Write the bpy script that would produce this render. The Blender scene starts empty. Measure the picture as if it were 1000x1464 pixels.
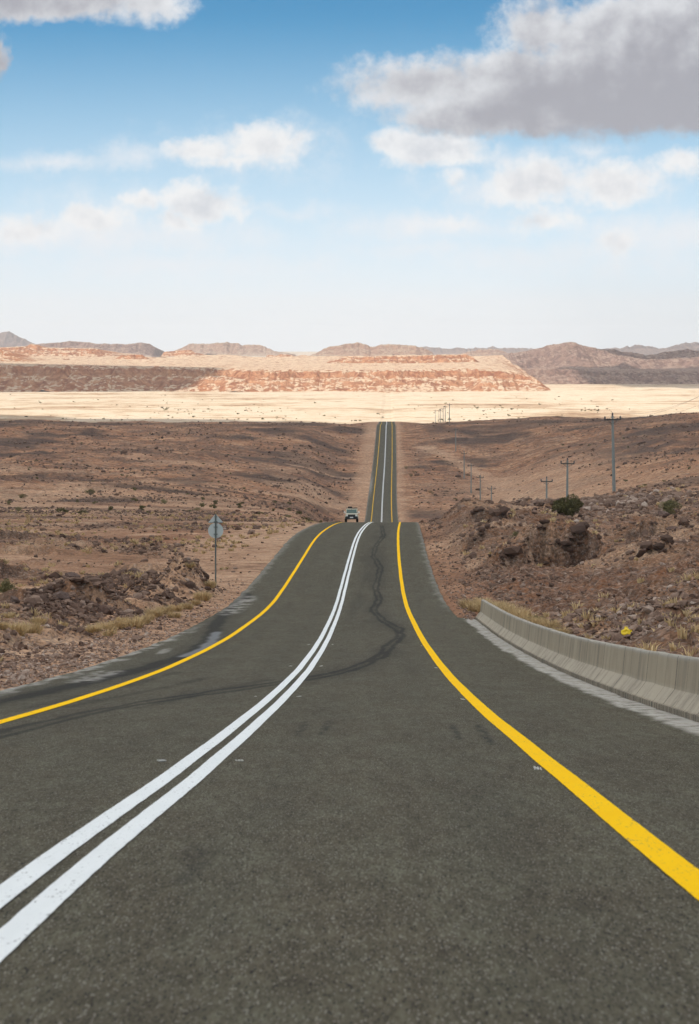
import bpy, bmesh, math, random
import numpy as np
from math import radians as R
from mathutils import Vector

random.seed(7)
rng = np.random.default_rng(7)
S = bpy.context.scene
COL = S.collection

# ------------------------------------------------------------------ camera, sky, sun, exposure
F = 3542.0            # focal length in pixels of a 1000 px wide picture (85 mm on a 24 mm wide frame)
HZ = 500.0            # eye-level line
EYE = 1.5
cd = bpy.data.cameras.new('camera')
cam = bpy.data.objects.new('camera', cd); COL.objects.link(cam)
cd.sensor_fit = 'HORIZONTAL'; cd.sensor_width = 24.0; cd.lens = 24.0 * F / 1000.0
cd.shift_y = -0.232
cd.clip_start = 0.1; cd.clip_end = 120000
cd.dof.use_dof = True; cd.dof.focus_distance = 130; cd.dof.aperture_fstop = 6.3
cam.location = (0, 0, EYE); cam.rotation_euler = (R(90), 0, 0)
S.camera = cam
S.view_settings.view_transform = 'Standard'; S.view_settings.look = 'None'
S.view_settings.exposure = 0.92; S.view_settings.gamma = 1.0
S.render.engine = 'CYCLES'
cy = S.cycles
cy.max_bounces = 8; cy.diffuse_bounces = 4; cy.transmission_bounces = 6; cy.volume_bounces = 1
cy.use_denoising = True
try: cy.denoiser = 'OPENIMAGEDENOISE'
except Exception: pass

SUN_EL, SUN_AZ = R(46), R(218)          # azimuth clockwise from +Y (north): behind the camera, to the left
SUN = Vector((math.sin(SUN_AZ)*math.cos(SUN_EL), math.cos(SUN_AZ)*math.cos(SUN_EL), math.sin(SUN_EL)))
sl = bpy.data.lights.new('sun', 'SUN'); sl.energy = 3.0; sl.angle = R(0.53); sl.color = (1.0, 0.955, 0.885)
so = bpy.data.objects.new('sun', sl); COL.objects.link(so)
so.rotation_euler = SUN.to_track_quat('Z', 'Y').to_euler()

class NT:
    """small helper that wires a node tree"""
    def __init__(self, tree):
        self.t = tree; self.n = tree.nodes; self.l = tree.links
        self.n.clear()
    def add(self, typ, **kw):
        nd = self.n.new(typ)
        for k, v in kw.items(): setattr(nd, k, v)
        return nd
    def put(self, sock, v):
        if isinstance(v, bpy.types.NodeSocket): self.l.new(v, sock)
        elif v is not None:
            try: sock.default_value = v
            except Exception:
                sock.default_value = (v, v, v) if len(sock.default_value) == 3 else (v, v, v, 1)
    def m(self, op, a, b=None, c=None, clamp=False):
        nd = self.add('ShaderNodeMath', operation=op, use_clamp=clamp)
        for i, v in enumerate((a, b, c)):
            if v is not None: self.put(nd.inputs[i], v)
        return nd.outputs[0]
    def vm(self, op, a, b=None, out=0):
        nd = self.add('ShaderNodeVectorMath', operation=op)
        self.put(nd.inputs[0], a)
        if b is not None: self.put(nd.inputs[1], b)
        return nd.outputs[out]
    def ss(self, x, a, b):
        nd = self.add('ShaderNodeMapRange', interpolation_type='SMOOTHSTEP')
        self.put(nd.inputs[0], x); nd.inputs[1].default_value = a; nd.inputs[2].default_value = b
        nd.inputs[3].default_value = 0; nd.inputs[4].default_value = 1
        return nd.outputs[0]
    def lin(self, x, a, b, c=0.0, d=1.0):
        nd = self.add('ShaderNodeMapRange')
        self.put(nd.inputs[0], x)
        for i, v in enumerate((a, b, c, d)): nd.inputs[i+1].default_value = v
        return nd.outputs[0]
    def mix(self, f, a, b, blend='MIX'):
        nd = self.add('ShaderNodeMix', data_type='RGBA', blend_type=blend)
        self.put(nd.inputs[0], f)
        for s, v in ((nd.inputs[6], a), (nd.inputs[7], b)):
            if isinstance(v, tuple) and len(v) == 3: v = (*v, 1)
            self.put(s, v)
        return nd.outputs[2]
    def noise(self, vec, scale, detail=4, rough=0.55, dist=0.0, out=0, lac=2.0):
        nd = self.add('ShaderNodeTexNoise')
        self.put(nd.inputs['Vector'], vec); nd.inputs['Scale'].default_value = scale
        nd.inputs['Detail'].default_value = detail; nd.inputs['Roughness'].default_value = rough
        nd.inputs['Distortion'].default_value = dist; nd.inputs['Lacunarity'].default_value = lac
        return nd.outputs[out]
    def vor(self, vec, scale, feature='F1', out=0, rand=1.0):
        nd = self.add('ShaderNodeTexVoronoi', feature=feature)
        self.put(nd.inputs['Vector'], vec); nd.inputs['Scale'].default_value = scale
        nd.inputs['Randomness'].default_value = rand
        return nd.outputs[out]
    def ramp(self, x, stops):
        nd = self.add('ShaderNodeValToRGB'); e = nd.color_ramp.elements
        while len(e) < len(stops): e.new(0.5)
        for el, (p, c) in zip(e, stops): el.position = p; el.color = (*c, 1)
        self.put(nd.inputs[0], x); return nd.outputs[0]
    def scale(self, vec, s):
        return self.vm('MULTIPLY', vec, s)

# world: Nishita sky (steepened towards the horizon) with cumulus placed by direction
W = bpy.data.worlds.new('World'); S.world = W; W.use_nodes = True
w = NT(W.node_tree)
SKY_STRENGTH = 0.10
tc = w.add('ShaderNodeTexCoord').outputs['Generated']
sk = w.add('ShaderNodeTexSky', sky_type='NISHITA')
sk.sun_disc = False; sk.sun_elevation = SUN_EL; sk.sun_rotation = SUN_AZ
sk.air_density = 1.0; sk.dust_density = 0.8; sk.ozone_density = 2.0; sk.altitude = 800
w.put(sk.inputs[0], w.vm('NORMALIZE', w.vm('MULTIPLY', tc, (1, 1, 5.5))))
sep = w.add('ShaderNodeSeparateXYZ'); w.put(sep.inputs[0], tc)
dy = w.m('MAXIMUM', sep.outputs[1], 0.05)
px = w.m('ADD', w.m('MULTIPLY', w.m('DIVIDE', sep.outputs[0], dy), F), 500.0)
py = w.m('SUBTRACT', HZ, w.m('MULTIPLY', w.m('DIVIDE', sep.outputs[2], dy), F))
cmb = w.add('ShaderNodeCombineXYZ'); w.put(cmb.inputs[0], px); w.put(cmb.inputs[1], py)
P = cmb.outputs[0]                       # direction as degrees-like units, 62 units to the degree
wn = w.noise(P, 0.012, 4, 0.55, out=1)
wn2 = w.noise(P, 0.045, 4, 0.6, out=1)
warp = w.vm('ADD', w.vm('MULTIPLY', w.vm('SUBTRACT', wn, (.5, .5, .5)), (70, 44, 0)),
            w.vm('MULTIPLY', w.vm('SUBTRACT', wn2, (.5, .5, .5)), (34, 26, 0)))
PW = w.vm('ADD', P, warp)
def clouds(lst):
    acc = None
    for cx, cyy, rx, ry, wt in lst:
        d = w.vm('LENGTH', w.vm('MULTIPLY', w.vm('SUBTRACT', PW, (cx, cyy, 0)), (1/rx, 1/ry, 0)), out=1)
        v = w.m('MULTIPLY', w.m('SUBTRACT', 1.0, d), wt)
        acc = v if acc is None else w.m('SMOOTH_MAX', acc, v, 0.12)
    return acc
BIG = [(770, 45, 75, 62, 1.0), (850, 128, 290, 76, 2.0), (600, 126, 150, 46, 1.05), (930, 60, 200, 85, 1.9),
       (1030, 132, 220, 72, 2.3), (720, 162, 190, 42, 1.5), (1090, 60, 220, 120, 2.4),
       (50, -8, 190, 46, 1.7), (215, 6, 70, 40, 1.0), (-2, 84, 20, 36, 0.8), (-90, 5, 140, 46, 2.0)]
PUFF = [(285, 212, 72, 28, 0.9), (375, 206, 92, 34, 1.0), (335, 230, 115, 20, 0.6),
        (615, 212, 98, 36, 1.15), (565, 208, 50, 28, 0.9), (640, 224, 70, 24, 0.9),
        (288, 290, 84, 34, 1.25), (195, 290, 46, 22, 0.85), (130, 314, 70, 30, 1.05), (252, 320, 54, 20, 0.9),
        (765, 264, 80, 40, 1.05), (880, 264, 92, 42, 1.0), (645, 258, 30, 20, 0.6), (972, 238, 60, 28, 0.7),
        (780, 312, 62, 26, 0.85), (876, 350, 48, 26, 0.75), (40, 325, 84, 28, 0.8), (650, 318, 60, 18, 0.5)]
SOFT = [(150, 340, 330, 36, 0.8), (60, 336, 160, 40, 0.9), (620, 322, 200, 30, 0.7), (960, 335, 170, 44, 0.8),
        (75, 236, 100, 18, 0.7), (195, 222, 60, 24, 0.6), (720, 268, 150, 34, 0.6), (820, 262, 200, 40, 0.7),
        (740, 232, 60, 22, 0.5), (840, 216, 60, 16, 0.5), (600, 355, 120, 18, 0.5), (800, 370, 300, 30, 0.5), (250, 380, 320, 30, 0.5),
        (430, 300, 90, 14, 0.4), (360, 215, 150, 46, 0.45), (150, 300, 130, 40, 0.4)]
fb = w.noise(P, 0.020, 6, 0.52)
fb2 = w.noise(P, 0.06, 5, 0.55)
fbm = w.m('ADD', w.m('MULTIPLY', w.m('SUBTRACT', fb, .5), 0.85), w.m('MULTIPLY', w.m('SUBTRACT', fb2, .5), 0.42))
fb3 = w.noise(P, 0.15, 5, 0.6)
fbm = w.m('ADD', fbm, w.m('MULTIPLY', w.m('SUBTRACT', fb3, .5), 0.22))
POFF = w.vm('ADD', P, (-16, -20, 0))
fo = w.noise(POFF, 0.020, 6, 0.52)
relief = w.m('SUBTRACT', fb, fo)          # billow side that faces the sun
eb = w.m('ADD', clouds(BIG), fbm); ep = w.m('ADD', clouds(PUFF), w.m('MULTIPLY', fbm, 0.9)); es = w.m('ADD', clouds(SOFT), fbm)
ab = w.m('MULTIPLY', w.ss(eb, -0.10, 0.62), .96); ap = w.m('MULTIPLY', w.ss(ep, -0.02, 0.66), 0.90); as_ = w.m('MULTIPLY', w.ss(es, -0.20, .9), 0.85)
lit = w.m('MULTIPLY', relief, 1.15)
K = 1.0 / SKY_STRENGTH
def cc(r, g, b, k=1.0): return (r*k*K, g*k*K, b*k*K)
# the big bank is bright on its upper, sunward shoulder and grey underneath and inside
grad = w.m('ADD', w.m('MULTIPLY', w.m('SUBTRACT', px, 640), 1/520), w.m('MULTIPLY', w.m('SUBTRACT', py, 70), 1/190))
gradl = w.m('ADD', w.m('MULTIPLY', w.m('SUBTRACT', 190, px), 1/330), w.m('MULTIPLY', py, 1/260))
gside = w.mix(w.ss(px, 330, 460), gradl, grad)
big_n = w.m('SUBTRACT', w.noise(P, 0.011, 5, 0.5), .5)
tv = w.m('ADD', w.m('ADD', w.m('MULTIPLY', gside, .62), w.m('MULTIPLY', w.m('MINIMUM', eb, 1.0), .38)), w.m('SUBTRACT', w.m('MULTIPLY', big_n, 1.1), w.m('MULTIPLY', relief, 1.0)))
thick = w.ss(tv, -0.20, 1.0)
cbig = w.mix(thick, cc(.45, .455, .465), cc(.225, .222, .24))
hp = w.ss(w.m('SUBTRACT', w.m('MULTIPLY', ep, .7), w.m('MULTIPLY', relief, 1.8)), 0.10, 1.2)
cpuff = w.mix(hp, cc(.50, .495, .49), cc(.365, .37, .39))
csoft = cc(.46, .47, .485)
# the air whitens towards the eye-level line; the rest of the sky, outside the picture, is scattered with cloud
hzv = w.lin(py, 20, 430)
hzv2 = w.lin(py, -60, 330)
sky = w.mix(1.0, sk.outputs[0], (0.46, 1.12, 1.16), 'MULTIPLY')
sky = w.mix(w.m('MULTIPLY', w.m('POWER', hzv2, 1.0, clamp=True), 0.45), sky, cc(.225, .43, .51))
sky = w.mix(w.m('MULTIPLY', w.m('POWER', hzv, 1.35, clamp=True), 0.97), sky, cc(.452, .470, .482))
outside = w.m('MAXIMUM', w.ss(sep.outputs[2], .17, .30), w.ss(sep.outputs[1], .5, 0.0))
cov = w.m('MULTIPLY', w.ss(w.noise(w.vm('MULTIPLY', tc, (1, 1, 1.6)), 2.6, 6, .6), .40, .56), outside)
sky = w.mix(w.m('MULTIPLY', cov, .9), sky, cc(.56, .545, .52))
sky = w.mix(as_, sky, csoft)
sky = w.mix(ap, sky, cpuff)
sky = w.mix(ab, sky, cbig)
bg = w.add('ShaderNodeBackground'); bg.inputs[1].default_value = SKY_STRENGTH
w.put(bg.inputs[0], sky)
w.l.new(bg.outputs[0], w.add('ShaderNodeOutputWorld').inputs[0])

# ------------------------------------------------------------------ helpers
def hash2(ix, iy, seed):
    h = (ix.astype(np.int64)*374761393 + iy.astype(np.int64)*668265263 + seed*1442695041) & 0xFFFFFFFF
    h = ((h ^ (h >> 13))*1274126177) & 0xFFFFFFFF
    return ((h ^ (h >> 16)) & 0xFFFF)/65535.0
def gnoise(x, y, seed=0):
    ix = np.floor(x); iy = np.floor(y); fx = x-ix; fy = y-iy
    ux = fx*fx*fx*(fx*(fx*6-15)+10); uy = fy*fy*fy*(fy*(fy*6-15)+10)
    def g(dx, dy):
        a = hash2(ix+dx, iy+dy, seed)*2*np.pi
        return np.cos(a)*(fx-dx)+np.sin(a)*(fy-dy)
    return ((g(0,0)*(1-ux)+g(1,0)*ux)*(1-uy)+(g(0,1)*(1-ux)+g(1,1)*ux)*uy)*1.5
def fbm2(x, y, seed=0, octv=5, rough=0.5, lac=2.03):
    t = 0; a = 1; s = 0
    for k in range(octv):
        t = t + a*gnoise(x, y, seed+k*17); s += a; a *= rough; x = x*lac+13.7; y = y*lac-7.3
    return t/s*1.6
def ridged(x, y, seed=0, octv=5, rough=0.55):
    t = 0; a = 1; s = 0
    for k in range(octv):
        t = t + a*(1-np.abs(gnoise(x, y, seed+k*31))*1.6); s += a; a *= rough; x = x*2.1+3.1; y = y*2.1+9.4
    return t/s
def sstep(x, a, b):
    t = np.clip((x-a)/(b-a), 0, 1); return t*t*(3-2*t)
def pchip(xk, yk, x):
    xk = np.asarray(xk, float); yk = np.asarray(yk, float); x = np.asarray(x, float)
    h = np.diff(xk); d = np.diff(yk, axis=-1)/h
    m = np.zeros_like(yk)
    w1 = 2*h[1:]+h[:-1]; w2 = h[1:]+2*h[:-1]
    a, b = d[..., :-1], d[..., 1:]
    ok = a*b > 0
    m[..., 1:-1] = np.where(ok, (w1+w2)/(w1/np.where(ok, a, 1)+w2/np.where(ok, b, 1)), 0)
    m[..., 0] = d[..., 0]; m[..., -1] = d[..., -1]
    i = np.clip(np.searchsorted(xk, x)-1, 0, len(xk)-2)
    hh = h[i]; t = (x-xk[i])/hh
    t = np.clip(t, -0.0, 1.0)
    return ((1+2*t)*(1-t)**2)*yk[..., i]+t*(1-t)**2*hh*m[..., i]+t*t*(3-2*t)*yk[..., i+1]+t*t*(t-1)*hh*m[..., i+1]

def mesh_np(name, verts, faces, mat=None, parent=None, smooth=True, attrs=None, kind=None):
    """faces: (n,k) int array, or list of such arrays with k=3/4"""
    me = bpy.data.meshes.new(name)
    verts = np.ascontiguousarray(verts, np.float32)
    if not isinstance(faces, list): faces = [faces]
    me.vertices.add(len(verts)); me.vertices.foreach_set('co', verts.ravel())
    nl = sum(f.size for f in faces); nf = sum(len(f) for f in faces)
    me.loops.add(nl); me.polygons.add(nf)
    me.loops.foreach_set('vertex_index', np.concatenate([f.ravel() for f in faces]).astype(np.int32))
    tot = np.concatenate([np.full(len(f), f.shape[1]) for f in faces])
    st = np.concatenate([[0], np.cumsum(tot)[:-1]])
    me.polygons.foreach_set('loop_start', st.astype(np.int32))
    me.polygons.foreach_set('use_smooth', np.full(nf, smooth))
    me.update(calc_edges=True)
    for k, v in (attrs or {}).items():
        a = me.attributes.new(k, 'FLOAT', 'POINT'); a.data.foreach_set('value', np.ascontiguousarray(v, np.float32).ravel())
    if mat: me.materials.append(mat)
    o = bpy.data.objects.new(name, me); COL.objects.link(o)
    if parent: o.parent = parent
    if kind: o['kind'] = kind
    return o
def grid_faces(nr, nc):
    i = np.arange(nr*nc).reshape(nr, nc)
    return np.stack([i[:-1, :-1], i[:-1, 1:], i[1:, 1:], i[1:, :-1]], -1).reshape(-1, 4)

class MB:
    """collects boxes, tubes, discs into one mesh"""
    def __init__(self): self.b = bmesh.new()
    def box(self, c, s, bev=0.0, rz=0.0):
        r = bmesh.ops.create_cube(self.b, size=1.0); vs = r['verts']
        for v in vs: v.co = Vector((v.co.x*s[0], v.co.y*s[1], v.co.z*s[2]))
        if bev:
            es = list({e for v in vs for e in v.link_edges})
            rr = bmesh.ops.bevel(self.b, geom=es, offset=bev, segments=2, affect='EDGES', profile=0.5)
            vs = list({v for f in rr['faces'] for v in f.verts} | {v for v in vs if v.is_valid})
        cs, sn = math.cos(rz), math.sin(rz)
        for v in vs:
            x, y, z = v.co; v.co = Vector((x*cs-y*sn+c[0], x*sn+y*cs+c[1], z+c[2]))
        return self
    def tube(self, pts, r, n=8, cap=True):
        pts = [Vector(p) for p in pts]; rr = r if isinstance(r, (list, tuple)) else [r]*len(pts)
        rings = []
        for i, p in enumerate(pts):
            t = (pts[min(i+1, len(pts)-1)]-pts[max(i-1, 0)]).normalized()
            a = t.orthogonal().normalized() if abs(t.z) > .9 else t.cross(Vector((0, 0, 1))).normalized()
            b = t.cross(a)
            rings.append([self.b.verts.new(p+(a*math.cos(k*2*math.pi/n)+b*math.sin(k*2*math.pi/n))*rr[i]) for k in range(n)])
        for A, B in zip(rings, rings[1:]):
            for k in range(n): self.b.faces.new((A[k], A[(k+1) % n], B[(k+1) % n], B[k]))
        if cap:
            self.b.faces.new(rings[0][::-1]); self.b.faces.new(rings[-1])
        return self
    def prism(self, poly, axis, a, b):
        """poly: 2-D outline; axis: which axis the outline is swept along from a to b"""
        def P3(p, t):
            return {'x': (t, p[0], p[1]), 'y': (p[0], t, p[1]), 'z': (p[0], p[1], t)}[axis]
        A = [self.b.verts.new(P3(p, a)) for p in poly]; B = [self.b.verts.new(P3(p, b)) for p in poly]
        n = len(poly)
        for k in range(n): self.b.faces.new((A[k], A[(k+1) % n], B[(k+1) % n], B[k]))
        self.b.faces.new(A[::-1]); self.b.faces.new(B); return self
    def quad(self, *p):
        self.b.faces.new([self.b.verts.new(q) for q in p]); return self
    def build(self, name, mat, parent=None, smooth=False):
        bmesh.ops.recalc_face_normals(self.b, faces=self.b.faces)
        me = bpy.data.meshes.new(name); self.b.to_mesh(me); self.b.free()
        if mat: me.materials.append(mat)
        if smooth:
            for p in me.polygons: p.use_smooth = True
            try: me.set_sharp_from_angle(angle=R(40))
            except Exception: pass
        o = bpy.data.objects.new(name, me); COL.objects.link(o)
        if parent: o.parent = parent
        return o
def tag(o, label, cat, group=None, kind=None):
    o['label'] = label; o['category'] = cat
    if group: o['group'] = group
    if kind: o['kind'] = kind
    return o
def thing(name, loc, label, cat, group=None, rz=0.0):
    o = bpy.data.objects.new(name, None); COL.objects.link(o); o.location = loc; o.rotation_euler = (0, 0, rz)
    o.empty_display_size = 0.2
    return tag(o, label, cat, group)
def copy_tree(o, parent=None):
    c = o.copy(); COL.objects.link(c)
    if parent: c.parent = parent
    for ch in list(o.children): copy_tree(ch, c)
    return c

MATS = {}
def mat(name, base=None, rough=0.8, spec=0.3, metal=0.0, var=0.0, vscale=3.0, build=None, bump=0.0, bscale=20):
    if name in MATS: return MATS[name]
    m = bpy.data.materials.new(name); m.use_nodes = True; t = NT(m.node_tree)
    b = t.add('ShaderNodeBsdfPrincipled'); o = t.add('ShaderNodeOutputMaterial'); t.l.new(b.outputs[0], o.inputs[0])
    b.inputs['Roughness'].default_value = rough; b.inputs['Specular IOR Level'].default_value = spec; b.inputs['Metallic'].default_value = metal
    pos = t.add('ShaderNodeNewGeometry').outputs['Position']
    if build: build(t, b, pos)
    else:
        ob = t.add('ShaderNodeTexCoord').outputs['Object']
        n = t.noise(ob, vscale, 5, .6)
        lo = tuple(c*(1-var) for c in base); hi = tuple(min(1, c*(1+var)) for c in base)
        t.put(b.inputs['Base Color'], t.mix(n, lo, hi) if var else (*base, 1))
        if bump:
            bn = t.add('ShaderNodeBump'); bn.inputs['Strength'].default_value = bump; bn.inputs['Distance'].default_value = .02
            t.put(bn.inputs['Height'], t.noise(ob, bscale, 4, .6)); t.put(b.inputs['Normal'], bn.outputs[0])
    MATS[name] = m; return m

# ------------------------------------------------------------------ the road's course and the lie of the land
RD_Y = [-120, -40, 0, 14.2, 25.6, 45.4, 67.5, 101, 140, 182, 214, 260, 319, 380, 450, 560, 700, 850, 915, 981, 1120, 1262, 1400, 1500, 1530, 1600, 1700, 1770, 1830, 1900, 2100, 2300, 2600, 40000]
RD_D = [-11.6, -2.9, 1.47, 3.0, 4.27, 6.4, 8.57, 11.4, 14.0, 15.5, 16.4, 18.55, 22.2, 26.9, 33, 42, 52, 58.8, 60, 59.9, 58, 54.5, 50.4, 47, 46.4, 48.5, 51.2, 52.1, 53, 56, 65, 70, 72, 72]
def roadD(Y): return pchip(RD_Y, RD_D, Y)
RX_Y = [-120, 0, 14.2, 25.6, 45, 67, 101, 140, 182, 214, 319, 450, 850, 981, 1262, 1500, 1770, 2300, 40000]
RX_X = [-2.5, -1.74, -1.68, -1.55, -1.36, -1.14, -.84, -.50, .05, .60, 2.9, 5.0, 11, 13, 18.1, 22.2, 26.6, 35, 660]
def roadX(Y): return pchip(RX_Y, RX_X, Y)

NR = [20, 50, 75, 100, 140, 180, 214, 260, 319, 354, 380, 400, 450, 500, 650, 800, 920, 1030, 1130, 1200, 1300, 1400, 1500, 1650, 2000, 2300, 2600]
NC = {
 -500: [3.6, 6.8, 8.8, 10.6, 13.0, 14.8, 16.4, 18.6, 21.5, 23.2, 24.5, 25.4, 27.6, 29.6, 35, 39, 41.5, 42.8, 43.4, 43.4, 42.8, 42.5, 44.3, 49, 60, 68, 71],
 0:    [3.65, 6.9, 9.0, 10.9, 13.4, 15.2, 16.8, 19.0, 22.0, 23.8, 25.0, 26.0, 28.4, 30.5, 36, 40, 42.5, 43.8, 44.2, 44.0, 43.3, 42.7, 44.3, 49, 60, 68, 71],
 150:  [3.65, 6.9, 9.2, 11.2, 13.7, 15.4, 16.9, 19.0, 22.1, 24.0, 25.2, 26.2, 28.7, 31.0, 37, 41.2, 44, 45.2, 45.4, 45.0, 43.6, 42.8, 44.3, 49, 60, 68, 71],
 300:  [3.65, 6.9, 9.2, 11.3, 14.0, 15.6, 16.9, 19.0, 22.2, 24.2, 25.6, 26.6, 29.2, 31.6, 38.4, 43.5, 46.5, 47.6, 47.2, 46.3, 44.3, 43.0, 44.3, 49, 60, 68, 71],
 420:  [3.65, 6.9, 9.2, 11.3, 14.0, 15.5, 16.8, 18.9, 22.3, 24.4, 26.0, 27.2, 30.2, 33.0, 41.5, 48.5, 51.5, 52.3, 51.0, 49.2, 46.3, 44.2, 44.3, 49, 60, 68, 71],
 520:  [3.65, 6.9, 9.2, 11.3, 14.0, 15.5, 16.5, 18.6, 22.4, 25.0, 27.2, 28.6, 33, 37.5, 48.5, 57, 59.5, 59.3, 57.8, 56, 53, 49, 45.5, 50, 61, 69, 71],
 600:  [3.65, 6.9, 9.2, 11.3, 13.9, 15.2, 16.0, 17.8, 22.0, 25.2, 27.4, 29, 33, 38, 49, 57, 59.5, 59.3, 57.8, 55.8, 52, 48, 45, 49, 60, 68, 71],
 700:  [3.65, 6.8, 9.1, 11.3, 13.5, 14.5, 15.0, 16.9, 21.8, 25.6, 28.2, 30, 35, 39.5, 50, 56, 58.5, 59.5, 59, 57, 53, 48, 44.3, 48, 60, 68, 71],
 800:  [3.65, 6.6, 9.0, 11.0, 13.3, 14.4, 15.3, 17.1, 19.9, 23.2, 26.4, 28.2, 32.2, 36.8, 44.5, 48, 49.5, 50, 48.8, 47.2, 44.6, 43.1, 43.3, 47, 59, 68, 71],
 900:  [3.65, 6.4, 8.6, 10.5, 12.6, 13.9, 14.9, 16.4, 18.5, 19.8, 21.4, 23.6, 28.6, 33.0, 39.5, 42.6, 43.4, 43.2, 42.2, 41.2, 40.0, 39.6, 41.5, 46, 58, 68, 71],
 1000: [3.65, 6.2, 8.2, 9.9, 11.8, 13.0, 14.0, 15.5, 17.5, 19.0, 20.6, 23, 27.5, 31, 36, 38, 38.4, 38.2, 37.8, 37.4, 37.0, 37.0, 39, 44, 57, 67, 71],
 1500: [3.4, 5.2, 6.8, 8.2, 9.6, 10.4, 11.2, 12.2, 14, 15.4, 17, 19, 23, 26, 30, 31, 31, 31, 31, 31, 31, 32, 34.5, 40, 54, 66, 71]}
_ck = sorted(NC); _T = np.array([NC[k] for k in _ck], float)
_ly = np.linspace(math.log(20), math.log(2600), 260); _lx = np.linspace(-500, 1500, 161)
_T = pchip(np.log(NR), _T, _ly)                       # columns x fine rows
_T = pchip(np.array(_ck, float), _T.T, _lx)           # fine rows x fine columns
def natD(X, Y):
    Yc = np.clip(Y, 20, 2600)
    a = (np.log(Yc)-_ly[0])/(_ly[1]-_ly[0]); b = (np.clip(500+F*X/Yc, -500, 1500)+500)/(_lx[1]-_lx[0])
    i = np.clip(a.astype(int), 0, 258); j = np.clip(b.astype(int), 0, 159); a = a-i; b = b-j
    D = (_T[i, j]*(1-b)+_T[i, j+1]*b)*(1-a)+(_T[i+1, j]*(1-b)+_T[i+1, j+1]*b)*a
    k = sstep(Y, 20, 42)
    D = roadD(Y)*(1-k)+D*k
    far = sstep(Y, 9000, 22000)
    return D*(1-far)+16*far
BUMPS = [  # X, Y, radius x, radius y, height: spoil heaps and rocky humps beside the road
 (-9.6, 142, 1.5, 3.6, 2.3), (-10.6, 130, 1.4, 4.0, 1.3), (-12.6, 116, 2.0, 5, .75), (-13.8, 107, 1.8, 4, .6), (-15.5, 98, 2.2, 4, .45), (-13, 150, 3, 8, .7),
 (14.5, 172, 3.2, 6, 0.9), (12.0, 196, 3.0, 9, .9), (16.5, 230, 5, 11, 0.9), (20.5, 262, 6, 12, 1.0), (11.0, 160, 2.2, 6, .6), (19.5, 160, 3.4, 6, 0.5),
 (11.5, 246, 3, 12, 1.3), (22, 300, 7, 14, .7), (17.5, 200, 3, 8, .7)]
HOLES = [(14.2, 164, 2.4, 3.2, 1.9), (11.4, 158, 1.5, 3.0, 1.1), (17.4, 172, 1.2, 2.6, .9), (9.2, 205, 1.2, 5, .3), (20.5, 150, .9, 2.0, .6)]
LEDGES = [  # X, half width, Y of the face, height, run-out: little rock faces turned to the road
 (14.0, 3.0, 166, 1.7, 9), (10.8, 1.7, 160, 1.0, 8), (23.4, 2.6, 186, .9, 9), (12.2, 2.0, 216, 1.0, 10), (18.5, 1.6, 150, .6, 7), (20.0, 3.0, 238, .9, 12), (9.6, 1.4, 186, .7, 8),
 (-12.6, 2.2, 114, .75, 6), (-14.6, 1.8, 107, .55, 6), (-10.6, 1.2, 121, .5, 5), (-17, 2.6, 128, .5, 8), (-22, 3, 150, .6, 9), (-14, 2, 168, .5, 8), (-26, 4, 190, .7, 12), (-34, 5, 230, .8, 14)]
def ledge_shape(X, Y, cliff=False):
    t = 0
    for lx, hw, ly, h, ro in LEDGES:
        y0 = ly+1.6*fbm2((X-lx)*.55, X*0+ly, 611, 3)+((X-lx)/hw)**2*1.5
        side = np.exp(-(np.abs(X-lx)/hw)**4)
        if cliff: t = np.maximum(t, side*sstep(Y, y0-.9, y0-.1)*sstep(Y, y0+1.6, y0+.6))
        else: t = t+h*side*sstep(Y, y0, y0+.55)*sstep(Y, y0+ro, y0+1.5)
    return t
def rock_mask(X, Y):
    """1 where the ground is broken rock, 0 where it is smooth earth"""
    n = fbm2(X*.045+3, Y*.03, 5, 4)
    m = sstep(n, -.22, .25)
    off = X-roadX(Y)
    m = np.where(off > 0, np.maximum(m, sstep(n, -.7, -.1)*sstep(Y, 330, 230)), m)
    m = m*sstep(Y, 2300, 1500)
    m *= sstep(np.abs(off), 6.5, 9.5+np.clip(Y-250, 0, 900)*.012)
    # earth bench by the sign and the sand flats further out on both sides
    m *= 1-.9*sstep(off, -17, -13)*sstep(Y, 148, 160)*sstep(Y, 330, 260)*(off < 0)
    m *= 1-.85*np.exp(-((X-75-.10*(Y-800))/(26+.035*Y))**2)*sstep(Y, 520, 640)*sstep(Y, 1350, 1150)*(off > 0)
    return np.clip(m, 0, 1)
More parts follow.
